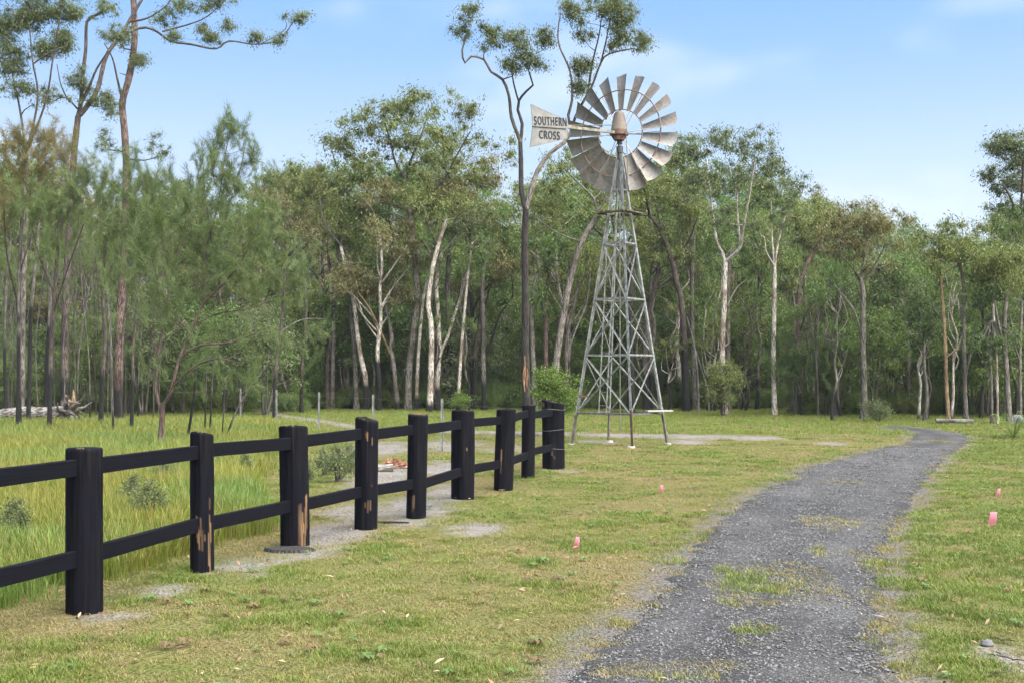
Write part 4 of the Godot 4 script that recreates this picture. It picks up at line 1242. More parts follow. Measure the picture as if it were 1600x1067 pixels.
func build_wood() -> void:
	var vars := []
	var barks := ["grey", "brown", "pale", "grey", "red", "grey", "dark", "pale"]
	for i in 8:
		vars.append(grown_gum(400 + i, 12.0, barks[i], 84, [0.16, 0.2, 0.13, 0.18, 0.2, 0.15, 0.17, 0.14][i]))
	var leaf := ["leaf_olive", "leaf_green", "leaf_fresh", "leaf_grey", "leaf_olive", "leaf_fresh", "leaf_green", "leaf_green", "leaf_olive", "leaf_rust"]
	var what := {"grey": "grey barked gum", "brown": "brown barked gum", "pale": "pale barked gum", "red": "reddish barked gum", "dark": "blackened gum"}
	var made := 0
	var spots := []
	rng.seed = 77
	for tries in 6000:
		if made >= 190:
			break
		var z := 55.0 + 47.0 * pow(rng.randf(), 0.9)
		var x := rng.randf_range(-0.56 * z - 4.0, 0.56 * z + 4.0)
		var px := 800.0 + F * x / z
		if px > 1260.0 and made % 2 == 0:
			z = 45.0 + (z - 55.0)
			x = (px - 800.0) / F * z
		var ok := true
		for s in spots:
			if Vector2(x, z).distance_to(s) < 2.7:
				ok = false
				break
		if not ok:
			continue
		spots.append(Vector2(x, z))
		var v := rng.randi() % 8
		var hgt := (EYE + (HZ - top_row(px)) / F * z) * rng.randf_range(0.70, 1.0)
		hgt = minf(hgt, 24.0)
		var sc := hgt / 12.0
		var wide := clampf(sc, 0.75, 1.35) * rng.randf_range(0.9, 1.15)
		plant("gum_tree", what[barks[v]] + " among the crowded trees of the wood behind", "tree", vars[v], leaf[rng.randi() % leaf.size()], Vector3(x, gh(x, z), -z), rng.randf() * TAU, Vector3(wide, sc, wide), "gums deep in the wood")
		made += 1
	# understorey: broad-leaved saplings and fine she-oak shrubs
	var sh := []
	for i in 4:
		sh.append(grown_shrub(600 + i, 4.0, 3.0, 60, "broad" if i < 2 else "gum", "grey", 0.45))
	for i in 3:
		sh.append(grown_shrub(640 + i, 4.0, 3.2, 110, "needle", "grey", 0.55, 7))
	var sl := ["leaf_fresh", "leaf_green", "leaf_fresh", "leaf_grey", "leaf_sheoak", "leaf_sheoak", "leaf_deep"]
	var sw := ["broad leaved", "broad leaved", "slender leaved", "slender leaved", "feathery", "feathery", "feathery"]
	made = 0
	rng.seed = 78
	spots.clear()
	for tries in 6000:
		if made >= 270:
			break
		var z := 58.0 + 34.0 * pow(rng.randf(), 1.4)
		var x := rng.randf_range(-0.55 * z - 3.0, 0.55 * z + 3.0)
		var px := 800.0 + F * x / z
		if px > 1240.0:
			z -= 11.0
			x = (px - 800.0) / F * z
		if px < 420.0:
			z -= 9.0
			x = (px - 800.0) / F * z
		var ok := true
		for s in spots:
			if Vector2(x, z).distance_to(s) < 1.5:
				ok = false
				break
		if not ok:
			continue
		spots.append(Vector2(x, z))
		var v := rng.randi() % 7
		if px > 1060.0 and px < 1330.0 and rng.randf() < 0.6:
			v = 4 + rng.randi() % 3
		var sc := rng.randf_range(0.45, 1.15) * (1.25 if z > 60.0 else 0.9) * (1.75 if v < 4 and rng.randf() < 0.4 else 1.0)
		plant("shrub", sw[v] + " green shrub under the trees of the wood", "shrub", sh[v], sl[v], Vector3(x, gh(x, z), -z), rng.randf() * TAU, Vector3(sc * 1.1, sc * rng.randf_range(0.8, 1.35), sc * 1.1), "understorey shrubs of the wood")
		made += 1
	# slender young trees between the big trunks
	var yg := []
	for i in 5:
		yg.append(grown_gum(480 + i, 7.0, ["grey", "pale", "grey", "brown", "pale"][i], 22, 0.1, "gum", 0.42))
	rng.seed = 81
	for i in 95:
		var px := rng.randf_range(400.0, 1620.0)
		var z := rng.randf_range(54.0, 74.0) - (11.0 if px > 1240.0 else 0.0)
		var x := (px - 800.0) / F * z
		var v := rng.randi() % 5
		var k := rng.randf_range(0.75, 1.35)
		plant("young_gum_tree", "slender %s young gum between the bigger trunks of the wood" % ["grey", "pale", "grey", "brown", "pale"][v], "tree", yg[v], ["leaf_green", "leaf_fresh", "leaf_olive"][rng.randi() % 3], Vector3(x, gh(x, z), -z), rng.randf() * TAU, Vector3(0.8, k, 0.8), "slender young gums of the wood")
	# low undergrowth between the trunks
	var ug := grown_shrub(660, 0.8, 1.3, 26, "broad", "brown", 0.26, 4)
	var ug2 := grown_shrub(661, 0.75, 1.2, 30, "needle", "brown", 0.42, 5)
	for kind in 2:
		var where := []
		var cols := []
		rng.seed = 83 + kind
		for i in [1150, 420][kind]:
			var z := 58.0 + 36.0 * pow(rng.randf(), 1.7)
			var x := rng.randf_range(-0.55 * z - 3.0, 0.55 * z + 3.0)
			var px := 800.0 + F * x / z
			if px > 1240.0:
				z -= 8.5
				x = (px - 800.0) / F * z
			elif px < 480.0:
				z -= 5.0
				x = (px - 800.0) / F * z
			if absf(z - track_z(x)) < 2.5:
				continue
			var k := rng.randf_range(0.3, 1.3) * (1.0 + (z - 50.0) * 0.014)
			where.append(Transform3D(Basis(Vector3.UP, rng.randf() * TAU).scaled(Vector3(k, k * rng.randf_range(0.7, 1.3), k)), Vector3(x, gh(x, z), -z)))
			var v := rng.randf_range(0.75, 1.25)
			cols.append(Color(v * rng.randf_range(0.9, 1.15), v, v * rng.randf_range(0.8, 1.1)))
		scatter("undergrowth", ["low broad leaved undergrowth covering the floor of the wood", "fine wispy undergrowth covering the floor of the wood"][kind], "undergrowth", (ug if kind == 0 else ug2)[1], M.leaf_fresh if kind == 0 else M.leaf_sheoak, where, cols)
	# dark wall of the wood far behind
	var far := MultiMesh.new()
	far.transform_format = MultiMesh.TRANSFORM_3D
	far.mesh = vars[1][1]
	far.instance_count = 90
	rng.seed = 79
	for i in 90:
		var z := rng.randf_range(104.0, 135.0)
		var x := -75.0 + 150.0 * i / 89.0
		var px := 800.0 + F * x / z
		var hgt := (EYE + (HZ - top_row(px) - 40.0) / F * z) * rng.randf_range(0.75, 0.95)
		far.set_instance_transform(i, Transform3D(Basis(Vector3.UP, rng.randf() * TAU).scaled(Vector3(2.2, hgt / 12.0, 2.2)), Vector3(x, -2.5 * hgt / 12.0, -z)))
	var fo := MultiMeshInstance3D.new()
	fo.name = "distant_wood"
	fo.multimesh = far
	fo.material_override = M.leaf_green
	add_child(fo)
	fo.set_meta("kind", "stuff")
	tag(fo, "distant mass of green tree crowns closing off the wood", "trees")

# ---------------------------------------------------------------- grass and ground cover
func tuft(sd: int, n: int, h: float, spread: float, wid: float, lean: float, tint: Array) -> Mesh:
	rng.seed = sd
	var b := Buf.new()
	for i in n:
		var w := rng.randf() * TAU
		var p := Vector3(cos(w), 0, sin(w)) * spread * sqrt(rng.randf())
		p.y = -0.01
		var hh := h * rng.randf_range(0.5, 1.1)
		var w2 := rng.randf() * TAU
		var out := Vector3(cos(w2), 0, sin(w2)) * hh * lean * rng.randf_range(0.2, 1.0)
		var side := Vector3(-sin(w2 + rng.randfn() * 0.6), 0, cos(w2 + rng.randfn() * 0.6)) * wid
		var t: Color = tint[rng.randi() % tint.size()]
		t = t * rng.randf_range(0.75, 1.25)
		var mid := p + out * 0.4 + Vector3(0, hh * 0.62, 0)
		var tip := p + out + Vector3(0, hh * 0.95, 0)
		b.tri(p - side, mid, p + side, t)
		b.tri(mid - side * 0.7, tip, mid + side * 0.7, t)
		b.tri(p - side, mid - side * 0.7, mid + side * 0.7, t)
	return b.mesh()

func scatter(called: String, label: String, category: String, m: Mesh, mt: Material, where: Array, cols: Array) -> void:
	var mm := MultiMesh.new()
	mm.transform_format = MultiMesh.TRANSFORM_3D
	mm.use_colors = true
	mm.mesh = m
	mm.instance_count = where.size()
	for i in where.size():
		mm.set_instance_transform(i, where[i])
		mm.set_instance_color(i, cols[i])
	var o := MultiMeshInstance3D.new()
	o.name = numbered(called)
	o.multimesh = mm
	o.material_override = mt
	add_child(o)
	o.set_meta("kind", "stuff")
	tag(o, label, category)

func road_patch(x: float, z: float) -> float:
	# grass growing in the middle of the drive
	var s := -1.0
	for p in [[1215, 912, 85, 30], [1250, 893, 44, 14], [1305, 818, 48, 11], [1288, 862, 14, 6], [1282, 870, 10, 5], [1185, 988, 26, 10], [1172, 1012, 14, 7], [1150, 925, 30, 12], [1040, 1052, 95, 16], [1120, 1045, 50, 10], [1400, 696, 14, 3], [1215, 745, 40, 3], [1320, 752, 30, 4], [1135, 940, 20, 8], [1470, 690, 16, 2.5], [1400, 900, 24, 40], [1410, 960, 20, 30]]:
		var pz := zrow(p[1])
		var pxm: float = (p[0] - 800.0) / F * pz
		var zr := absf(zrow(p[1] - p[3]) - zrow(p[1] + p[3])) * 0.5
		var d := Vector2((x - pxm) / (p[2] / F * pz), (z - pz) / zr).length()
		s = maxf(s, 1.15 - d + 0.5 * nf.get_noise_2d(x * 120.0, z * 120.0))
	return s

func build_grass() -> void:
	var gm: Material = M.grass
	var straw := [Color(0.25, 0.20, 0.085), Color(0.19, 0.165, 0.06), Color(0.28, 0.24, 0.125)]
	var green := [Color(0.125, 0.182, 0.034), Color(0.155, 0.203, 0.043), Color(0.175, 0.205, 0.05)]
	var mixed := [green[0], green[1], straw[1], green[2], straw[0], green[1]]
	var m_green := [tuft(1, 16, 0.05, 0.055, 0.0028, 0.7, green), tuft(2, 18, 0.06, 0.06, 0.0028, 0.9, green)]
	var m_mixed := [tuft(3, 18, 0.042, 0.065, 0.0026, 1.0, mixed), tuft(4, 18, 0.036, 0.065, 0.0026, 1.1, mixed)]
	var m_straw := [tuft(5, 16, 0.032, 0.065, 0.0024, 1.3, straw)]
	var sets := {"lawn_grass": [[], []], "mixed_turf": [[], []], "dry_thatch": [[], []], "long_grass": [[], []], "edge_grass": [[], []]}
	rng.seed = 91
	for band in [[4.8, 9.0, 520.0, 1.0], [9.0, 14.0, 330.0, 1.12], [14.0, 20.0, 190.0, 1.4], [20.0, 30.0, 95.0, 1.9], [30.0, 58.0, 36.0, 2.7]]:
		var area: float = (band[1] - band[0]) * ((band[0] + band[1]) * 0.5 * 1.02 + 5.0)
		for i in int(area * band[2]):
			# equal density over the trapezium
			var z: float = lerpf(band[0], band[1], rng.randf())
			var hw: float = z * 0.51 + 2.5
			var x := rng.randf_range(-hw, hw)
			if rng.randf() > (z * 1.02 + 5.0) / (band[1] * 1.02 + 5.0):
				continue
			var fx := fence_x(z) if z < 22.0 else 0.78 - 0.465 * (z - 21.7)
			var left := x < fx - 0.35
			var long_zone := left and (z < 40.0 and x < minf(fx - 0.8, -2.5 - (z - 11.0) * 0.2) - 0.6 * nz.get_noise_2d(x * 20.0, z * 20.0))
			var sd := sandiness(x, z)
			var r := road_in(x, z)
			var edge_r := r + 0.5 * nf.get_noise_2d(x * 60.0, z * 60.0)
			var dens := 1.0 - 0.86 * smoothstep(0.2, 0.6, sd)
			if edge_r > -0.12:
				dens *= 1.0 - smoothstep(-0.05, 0.24, maxf(edge_r, r - 0.1))
			if r > 0.0:
				dens = maxf(dens, smoothstep(-0.05, 0.2, road_patch(x, z)))
			var patch := nz.get_noise_2d(x * 14.0 + 30.0, z * 14.0) * 0.6 + nf.get_noise_2d(x * 35.0, z * 35.0) * 0.5
			if dens < 0.98:
				patch -= 0.25
			# brightest lawn grows right of the drive
			if r < -0.1 and x > road_edges(minf(z, 38.0)).y and z < 36.0:
				patch += 0.3
			var thin := nf.get_noise_2d(x * 50.0 + 200.0, z * 50.0)
			if thin < -0.22 and not long_zone:
				dens *= 0.25
			if rng.randf() > dens:
				continue
			var y := gh(x, z)
			if r > 0.15:
				y += 0.004
				patch -= 0.08
			var s: float = band[3] * rng.randf_range(0.7, 1.3)
			if r > 0.15:
				s *= 1.25
			var basis := Basis(Vector3.UP, rng.randf() * TAU)
			var v := 0.80 + 0.35 * rng.randf() + 0.25 * nz.get_noise_2d(x * 25.0, z * 25.0)
			var col := Color(v * rng.randf_range(0.92, 1.08), v, v * rng.randf_range(0.85, 1.1))
			if long_zone:
				if rng.randf() < 0.30 + 0.012 * z:
					var hs := rng.randf_range(0.7, 1.25) * (1.0 if z > 12.0 else 0.85)
					var ws := lerpf(1.0, 1.9, clampf((z - 8.0) / 30.0, 0.0, 1.0))
					sets.long_grass[0].append(Transform3D(basis.scaled(Vector3(ws, hs, ws)), Vector3(x, y, -z)))
					var yl := nz.get_noise_2d(x * 8.0, z * 8.0)
					sets.long_grass[1].append(Color(v * (1.05 + 0.45 * yl), v, v * (0.9 - 0.2 * yl)))
				continue
			var which := "mixed_turf"
			if patch > 0.22:
				which = "lawn_grass"
			elif patch < -0.02:
				which = "dry_thatch"
			if z > 33.0 and rng.randf() < 0.5:
				which = "edge_grass"
				s *= 0.42
			sets[which][0].append(Transform3D(basis.scaled(Vector3(s, s * rng.randf_range(0.75, 1.15) * (0.62 if band[3] > 1.3 else 0.9), s)), Vector3(x, y, -z)))
			sets[which][1].append(col)
	scatter("lawn_grass", "short bright green grass growing in patches over the lawn", "grass", m_green[1], gm, sets.lawn_grass[0], sets.lawn_grass[1])
	scatter("mixed_turf", "short half dry turf covering most of the lawn", "grass", m_mixed[0], gm, sets.mixed_turf[0], sets.mixed_turf[1])
	scatter("dry_thatch", "low straw coloured thatch between green patches", "grass", m_straw[0], gm, sets.dry_thatch[0], sets.dry_thatch[1])
	var lg := [Color(0.12, 0.19, 0.027), Color(0.15, 0.21, 0.036), Color(0.185, 0.215, 0.052), Color(0.21, 0.20, 0.075), Color(0.24, 0.205, 0.10)]
	scatter("long_grass", "tall yellow green grass growing behind the black fence", "grass", tuft(6, 22, 0.34, 0.13, 0.0036, 0.55, lg), gm, sets.long_grass[0], sets.long_grass[1])
	scatter("edge_grass", "taller pale green grass before the edge of the wood", "grass", tuft(7, 18, 0.17, 0.13, 0.004, 0.5, [lg[0], lg[1], lg[2]]), gm, sets.edge_grass[0], sets.edge_grass[1])
	# flat weeds in the lawn
	var wb := Buf.new()
	rng.seed = 23
	for k in 9:
		var w := TAU * k / 9.0 + rng.randfn() * 0.2
		var o := Vector3(cos(w), 0.0, sin(w))
		var sd2 := Vector3(-sin(w), 0, cos(w)) * 0.009
		var l := rng.randf_range(0.03, 0.055)
		var t := Color(1, 1, 1) * rng.randf_range(0.8, 1.2)
		wb.tri(Vector3(0, 0.004, 0), o * l * 0.6 + sd2 + Vector3(0, 0.022, 0), o * l * 0.6 - sd2 + Vector3(0, 0.022, 0), t)
		wb.tri(o * l + Vector3(0, 0.012, 0), o * l * 0.6 - sd2 + Vector3(0, 0.022, 0), o * l * 0.6 + sd2 + Vector3(0, 0.022, 0), t)
	var ww := []
	var wc := []
	for i in 1500:
		var z := 5.0 + 20.0 * pow(rng.randf(), 1.2)
		var x := rng.randf_range(-z * 0.5 - 1.0, z * 0.5 + 1.5)
		if x < fence_x(z) - 0.3 or road_in(x, z) > -0.15 or nz.get_noise_2d(x * 22.0 + 90.0, z * 22.0) < 0.0:
			continue
		var k := rng.randf_range(0.6, 1.7)
		ww.append(Transform3D(Basis(Vector3.UP, rng.randf() * TAU).scaled(Vector3(k, k, k)), Vector3(x, gh(x, z) + 0.012, -z)))
		var v := rng.randf_range(0.7, 1.2)
		wc.append(Color(0.10, 0.16, 0.04) * v if rng.randf() < 0.75 else Color(0.15, 0.10, 0.05) * v)
	scatter("lawn_weeds", "flat dark green leafy weeds dotted through the short lawn", "weeds", wb.mesh(), gm, ww, wc)
	# loose stones on the drive
	var sb := Buf.new()
	rng.seed = 17
	var ring := []
	for k in 6:
		ring.append(Vector3(cos(TAU * k / 6.0) * rng.randf_range(0.8, 1.1), rng.randf_range(-0.15, 0.15), sin(TAU * k / 6.0) * rng.randf_range(0.8, 1.1)))
	var up := Vector3(0.15, 0.62, -0.1)
	for k in 6:
		sb.tri(ring[k], up, ring[(k + 1) % 6], Color.WHITE)
		sb.tri(ring[k], ring[(k + 1) % 6], Vector3(0, -0.5, 0), Color.WHITE)
	var where := []
	var cols := []
	for i in 52000:
		var z := 5.0 + 22.0 * pow(rng.randf(), 1.5)
		var e := road_edges(z)
		var x := lerpf(e.x - 0.25, e.y + 0.25, rng.randf())
		var t := (x - e.x) / (e.y - e.x)
		if rng.randf() < 0.45 and absf(absf(t - 0.5) - 0.25) < 0.1:
			continue
		if (t < 0.0 or t > 1.0) and rng.randf() < 0.75:
			continue
		var s := rng.randf_range(0.0035, 0.0095) * (1.0 + z * 0.03)
		if rng.randf() < 0.012:
			s *= 1.9
		where.append(Transform3D(Basis.from_euler(Vector3(rng.randfn() * 0.4, rng.randf() * TAU, rng.randfn() * 0.4)).scaled(Vector3(s, s * 0.8, s)), Vector3(x, gh(x, z) + 0.014 + 0.012 * nf.get_noise_2d(x * 80.0, z * 80.0) + lerpf(-0.03, 0.0, smoothstep(0.0, 0.3, minf(t, 1.0 - t) * (e.y - e.x))), -z)))
		var g := rng.randf_range(0.06, 0.14)
		if rng.randf() < 0.01:
			g = 0.2
		cols.append(Color(g, g, g * 1.01))
	scatter("loose_gravel", "loose blue grey gravel stones strewn over the drive", "gravel", sb.mesh(), M.plain, where, cols)
	# fallen gum leaves and bark flakes
	var fb := Buf.new()
	fb.tri(Vector3(-0.05, 0.004, 0), Vector3(0.0, 0.012, 0.011), Vector3(0.0, 0.008, -0.011), Color.WHITE)
	fb.tri(Vector3(0.05, 0.002, 0), Vector3(0.0, 0.008, -0.011), Vector3(0.0, 0.012, 0.011), Color.WHITE)
	where = []
	cols = []
	for i in 1500:
		var z := 5.0 + 22.0 * pow(rng.randf(), 1.3)
		var x := rng.randf_range(-z * 0.5, z * 0.5 + 1.0)
		if road_in(x, z) > 0.3 and rng.randf() < 0.85:
			continue
		var s := rng.randf_range(0.4, 0.95)
		where.append(Transform3D(Basis.from_euler(Vector3(rng.randfn() * 0.25, rng.randf() * TAU, rng.randfn() * 0.25)).scaled(Vector3.ONE * s), Vector3(x, gh(x, z) + 0.022, -z)))
		var v := rng.randf_range(0.5, 1.3)
		cols.append([Color(0.20, 0.11, 0.06), Color(0.30, 0.21, 0.13), Color(0.13, 0.07, 0.045)][rng.randi() % 3] * v)
	scatter("fallen_leaves", "dry brown leaves and bark flakes scattered on the ground", "leaves", fb.mesh(), M.plain, where, cols)

# ---------------------------------------------------------------- small things
func build_small_things() -> void:
	# leafy bush by the end post
	var bush := grown_shrub(701, 1.75, 1.35, 75, "broad", "brown", 0.30, 6)
	var bz := 33.0
	plant("leafy_bush", "round bright green leafy bush behind the thick end post", "bush", bush, "leaf_bright", Vector3((865.0 - 800.0) / F * bz, 0, -bz), 0.4, Vector3(1.0, 1.12, 1.0), "")
	var rb := grown_shrub(702, 2.2, 1.5, 70, "gum", "brown", 0.38, 6)
	plant("leafy_bush", "shrub of mixed green and rusty leaves at the foot of pale forked gum", "bush", rb, "leaf_olive", Vector3((1130.0 - 800.0) / F * 48.0, 0, -48.0), 0.0, Vector3(1.05, 1.1, 1.05), "")
	plant("leafy_bush", "small fresh green bush at the foot of the stout black based gum", "bush", grown_shrub(703, 0.9, 0.9, 26, "broad", "brown", 0.3, 4), "leaf_bright", P(716, 0, 53.0) * Vector3(1, 0, 1), 0.0, Vector3.ONE, "")
	plant("leafy_bush", "low grey green bush by the bend of the drive", "bush", grown_shrub(704, 0.8, 0.9, 26, "broad", "brown", 0.3, 4), "leaf_grey", P(1373, 0, 42.5) * Vector3(1, 0, 1), 0.0, Vector3.ONE, "")
	var weed := grown_shrub(705, 0.55, 0.5, 16, "broad", "grey", 0.17, 4)
	for w in [[528, 752, 1.0], [507, 742, 0.8], [545, 735, 0.8], [478, 760, 0.7], [205, 800, 0.8], [232, 825, 0.9], [20, 850, 0.8], [255, 760, 0.7], [385, 745, 0.7]]:
		var g := G(w[0], w[1])
		plant("weed", "small leafy grey green weed growing in tall grass behind the fence", "weed", weed, "leaf_grey", g, w[0] * 0.3, Vector3.ONE * w[2], "weeds behind the fence")
	# pink survey flags
	var flags := [[902, 856, 0.12, "pink survey tape leaning on the lawn between fence and drive"], [1034, 771, 0.12, "pink survey tape standing in the lawn left of the drive, far from the other"], [1552, 821, 0.16, "broad pink survey tape on the lawn right of the drive"], [1561, 776, 0.12, "thin pink survey tape beyond the broad one right of the drive"]]
	for f in flags:
		var g := G(f[0], f[1])
		var t := thing("survey_flag", f[3], "survey flag", g, "pink survey flags")
		var b := Buf.new()
		b.beam(Vector3(0, -0.06, 0), Vector3(0.01, f[2] * 0.95, 0), 0.014, 0.012, Vector3.RIGHT, Color(0.4, 0.3, 0.2))
		part("stake", b.mesh(), M.plain, t)
		var r := Buf.new()
		for s in 2:
			for k in 6:
				var y0: float = f[2] * (1.0 - k / 6.0)
				var y1: float = f[2] * (1.0 - (k + 1) / 6.0)
				var o := 0.012 + s * 0.014
				var wv := [sin(k * 0.8 + s) * 0.006, sin((k + 1) * 0.8 + s) * 0.006]
				var wd := 0.017 if f[2] < 0.14 else 0.04
				r.quad(Vector3(-wd + wv[0] - 0.004 * k * s, y0, o), Vector3(-wd + wv[1] - 0.004 * (k + 1) * s, y1, o + wv[1]), Vector3(wd + wv[1] - 0.004 * (k + 1) * s, y1, o - wv[0]), Vector3(wd + wv[0] - 0.004 * k * s, y0, o), Color.WHITE)
		part("tape", r.mesh(), M.pink_tape, t)
	# fallen log with its torn root plate
	rng.seed = 33
	var lz := 42.0
	var o := P(88, 0, lz) * Vector3(1, 0, 1)
	var lt := thing("fallen_log", "bleached fallen log with large torn root plate lying behind charred poles", "log", o)
	var lb := Buf.new()
	limb(lb, [[Vector3.ZERO, 0.1]], [Vector3(0.5, 0.55, 0), Vector3(-0.4, 0.5, 0.1), Vector3(-1.5, 0.52, 0.2), Vector3(-2.6, 0.42, 0.3), Vector3(-4.5, 0.30, 0.5)], 0.30, 0.2, "dead", 0.0, 12, 0.25)
	lt.scale = Vector3.ONE * 0.86
	lt.position.y -= 0.1
	part("trunk", lb.mesh(), M.bark, lt)
	for k in 40:
		var rb2 := Buf.new()
		var w := rng.randf() * TAU
		var out := Vector3(rng.randf_range(-0.1, 0.7), sin(w) * 0.62, cos(w) * 0.7)
		var p0 := Vector3(0.35 + rng.randf_range(-0.15, 0.15), 0.55, 0) + out * 0.15
		var p1 := p0 + out * 0.5 + Vector3(rng.randfn(), rng.randfn(), rng.randfn()) * 0.1
		var p2 := p0 + out * rng.randf_range(0.6, 1.1) + Vector3(rng.randfn(), rng.randfn(), rng.randfn()) * 0.16
		p1.y = maxf(p1.y, 0.04)
		p2.y = maxf(p2.y, 0.0)
		limb(rb2, [[Vector3.ZERO, 0.1]], [p0, p1, p2], rng.randf_range(0.09, 0.17), 0.025, ["dead", "golden", "grey", "brown"][k % 4], 0.0, 6, 0.15)
		part("root", rb2.mesh(), M.bark, lt)
	# pale log by the bend
	var g2 := P(1492, 0, 40.5) * Vector3(1, 0, 1)
	var l2 := Buf.new()
	limb(l2, [[Vector3.ZERO, 0.1]], [Vector3(-0.65, 0.13, 0), Vector3(0, 0.12, 0.04), Vector3(0.65, 0.10, 0)], 0.055, 0.065, "dead", 0.0, 9, 0.2)
	var lt2 := thing("fallen_log", "thin pale log lying on the grass beyond the bend of the drive", "log", g2)
	part("trunk", l2.mesh(), M.bark, lt2)
	var pg := Buf.new()
	limb(pg, [[Vector3.ZERO, 0.1]], [Vector3(0.66, -0.1, 0.02), Vector3(0.65, 0.24, 0.02)], 0.03, 0.025, "dead", 0.0, 7, 0.2)
	part("peg", pg.mesh(), M.bark, lt2)
	# heap of red brown bark with an offcut of log
	var hp := G(616, 731)
	var hb := Buf.new()
	rng.seed = 44
	for i in 260:
		var w := rng.randf() * TAU
		var r := sqrt(rng.randf())
		var p := Vector3(cos(w) * r * 0.30, 0.0, sin(w) * r * 0.22)
		p.y = 0.15 * (1.0 - r) + rng.randf() * 0.05
		var d := Vector3(rng.randfn(), rng.randfn() * 0.5, rng.randfn()).normalized() * rng.randf_range(0.03, 0.075)
		var s := d.cross(Vector3(rng.randfn(), rng.randfn(), rng.randfn())).normalized() * 0.016
		var c := Color(0.27, 0.12, 0.075) * rng.randf_range(0.5, 1.5)
		hb.tri(p - d, p + s, p - s, c)
		hb.tri(p + d, p - s, p + s, c)
	var ho := part("bark_heap", hb.mesh(), M.plain, self)
	ho.position = hp
	tag(ho, "small heap of red brown bark on bare sand behind the fence", "bark")
	ho.set_meta("kind", "stuff")
	var ob := Buf.new()
	limb(ob, [[Vector3.ZERO, 0.1]], [Vector3(-0.13, 0.055, 0.05), Vector3(0, 0.06, 0), Vector3(0.14, 0.065, -0.04)], 0.058, 0.058, "dead", 0.0, 10, 0.1)
	ob.tube([Vector3(-0.131, 0.055, 0.05), Vector3(-0.145, 0.055, 0.055)], [0.056, 0.05], 10, [Color(0.16, 0.13, 0.1), Color(0.16, 0.13, 0.1)], true)
	var oo := part("log_offcut", ob.mesh(), M.bark, self)
	oo.position = G(601, 736)
	tag(oo, "short grey log offcut lying before the bark heap", "log")
	# charred stick and bark slab at the post feet
	var kb := Buf.new()
	limb(kb, [[Vector3.ZERO, 0.1]], [Vector3(-0.2, 0.012, 0), Vector3(0.0, 0.02, 0.02), Vector3(0.2, 0.012, -0.02)], 0.014, 0.007, "dark", 0.0, 6, 0.1)
	var ko := part("fallen_stick", kb.mesh(), M.bark, self)
	ko.position = G(612, 819)
	tag(ko, "black charred stick on pale sand at a post foot", "stick")
	var pl := Buf.new()
	var pr := []
	for k in 14:
		var w := TAU * k / 14.0
		pr.append(Vector3(cos(w) * 0.26 * rng.randf_range(0.8, 1.1), 0.02 + rng.randf() * 0.012, sin(w) * 0.14 * rng.randf_range(0.8, 1.1)))
	for k in 14:
		var a: Vector3 = pr[k]
		var c: Vector3 = pr[(k + 1) % 14]
		pl.tri(Vector3(0, 0.045, 0), a, c, Color(0.05, 0.047, 0.047))
		pl.quad(a, a + Vector3(a.x * 0.1, -0.06, a.z * 0.1), c + Vector3(c.x * 0.1, -0.06, c.z * 0.1), c, Color(0.045, 0.042, 0.042))
	var po := part("bark_slab", pl.mesh(), M.bark, self)
	po.position = G(452, 861)
	tag(po, "flat slab of charred bark at the foot of a split post", "bark")
	# stones
	for q in [[1543, 1012, 0.036, "dark grey stone at the edge of a bare dirt patch", Color(0.10, 0.10, 0.105)], [1591, 660, 0.26, "pale grey boulder half hidden behind the bright fern", Color(0.11, 0.113, 0.117)]]:
		var sm := SphereMesh.new()
		sm.radial_segments = 14
		sm.rings = 9
		var ar := sm.get_mesh_arrays()
		var vs: PackedVector3Array = ar[Mesh.ARRAY_VERTEX]
		for i in vs.size():
			vs[i] = vs[i] * 2.0 * q[2] * (1.0 + 0.75 * nz.get_noise_3d(vs[i].x * 95.0 + q[0], vs[i].y * 95.0, vs[i].z * 95.0)) * Vector3(1.1, 0.7, 0.9)
		ar[Mesh.ARRAY_VERTEX] = vs
		var am := ArrayMesh.new()
		am.add_surface_from_arrays(Mesh.PRIMITIVE_TRIANGLES, ar)
		var st := SurfaceTool.new()
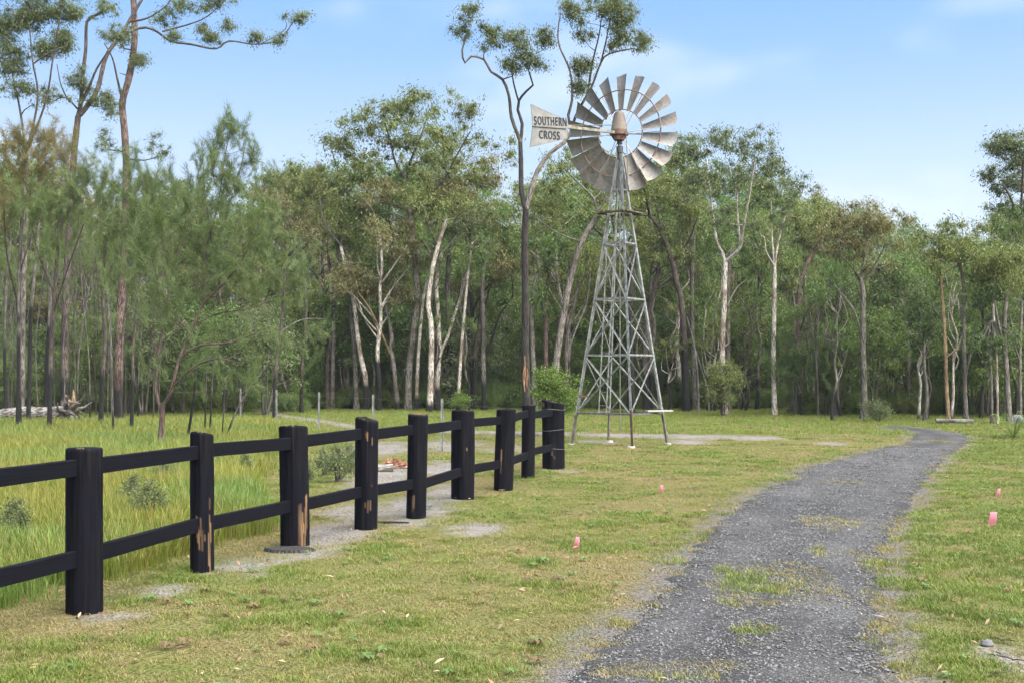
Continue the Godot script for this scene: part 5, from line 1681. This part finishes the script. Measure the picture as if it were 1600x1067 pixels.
		st.create_from(am, 0)
		st.generate_normals()
		var so := part("stone", st.commit(), mat("stone_%d" % int(q[0]), q[4], 0.9, false), self)
		so.position = G(q[0], q[1]) + Vector3(0, q[2] * 0.35, 0)
		tag(so, q[3], "stone")
	# twigs on the bare patch by the frame edge
	for i in 6:
		rng.seed = 300 + i
		var g := G(rng.randf_range(1530, 1615), rng.randf_range(985, 1062))
		var d := Vector3(rng.randfn(), 0.08 * rng.randfn(), rng.randfn()).normalized() * rng.randf_range(0.03, 0.07)
		var b := Buf.new()
		limb(b, [[Vector3.ZERO, 0.1]], [-d + Vector3(0, 0.025, 0), Vector3(rng.randfn() * 0.01, 0.032, rng.randfn() * 0.01), d + Vector3(0, 0.03, 0)], 0.004, 0.002, "grey", 0.0, 5, 0.05)
		var so := part("twig", b.mesh(), M.bark, self)
		so.position = g
		tag(so, "broken brown twig on the bare dirt patch beside a stone", "twig", "twigs on the dirt patch")
	# bright fern-like cycad
	var cg := G(1584, 684)
	var ct := thing("cycad_plant", "bright green cycad with arching fronds on the lawn by the wood", "plant", cg)
	for k in 15:
		rng.seed = 810 + k
		var w := TAU * k / 15.0 + rng.randfn() * 0.15
		var out := Vector3(cos(w), 0, sin(w))
		var b := Buf.new()
		var side := Vector3(-sin(w), 0, cos(w))
		var reach := rng.randf_range(0.45, 0.75)
		var lift := rng.randf_range(0.35, 0.8)
		var prev := Vector3.ZERO
		for j in 17:
			var f := j / 16.0
			var p := out * reach * f + Vector3(0, lift * sin(f * 2.1) * 0.95, 0)
			if j > 0:
				b.beam(prev, p, 0.01, 0.006, Vector3.UP, Color(0.9, 0.9, 0.8))
				for s in [-1.0, 1.0]:
					var l := 0.15 * sin(PI * clampf(f * 0.9 + 0.08, 0.0, 1.0))
					b.tri(p, p + side * s * l + out * l * 0.5 + Vector3(0, -0.02, 0), p + out * 0.05, Color(1, 1, 1) * rng.randf_range(0.8, 1.2))
			prev = p
		part("frond", b.mesh(), M.leaf_bright, ct)
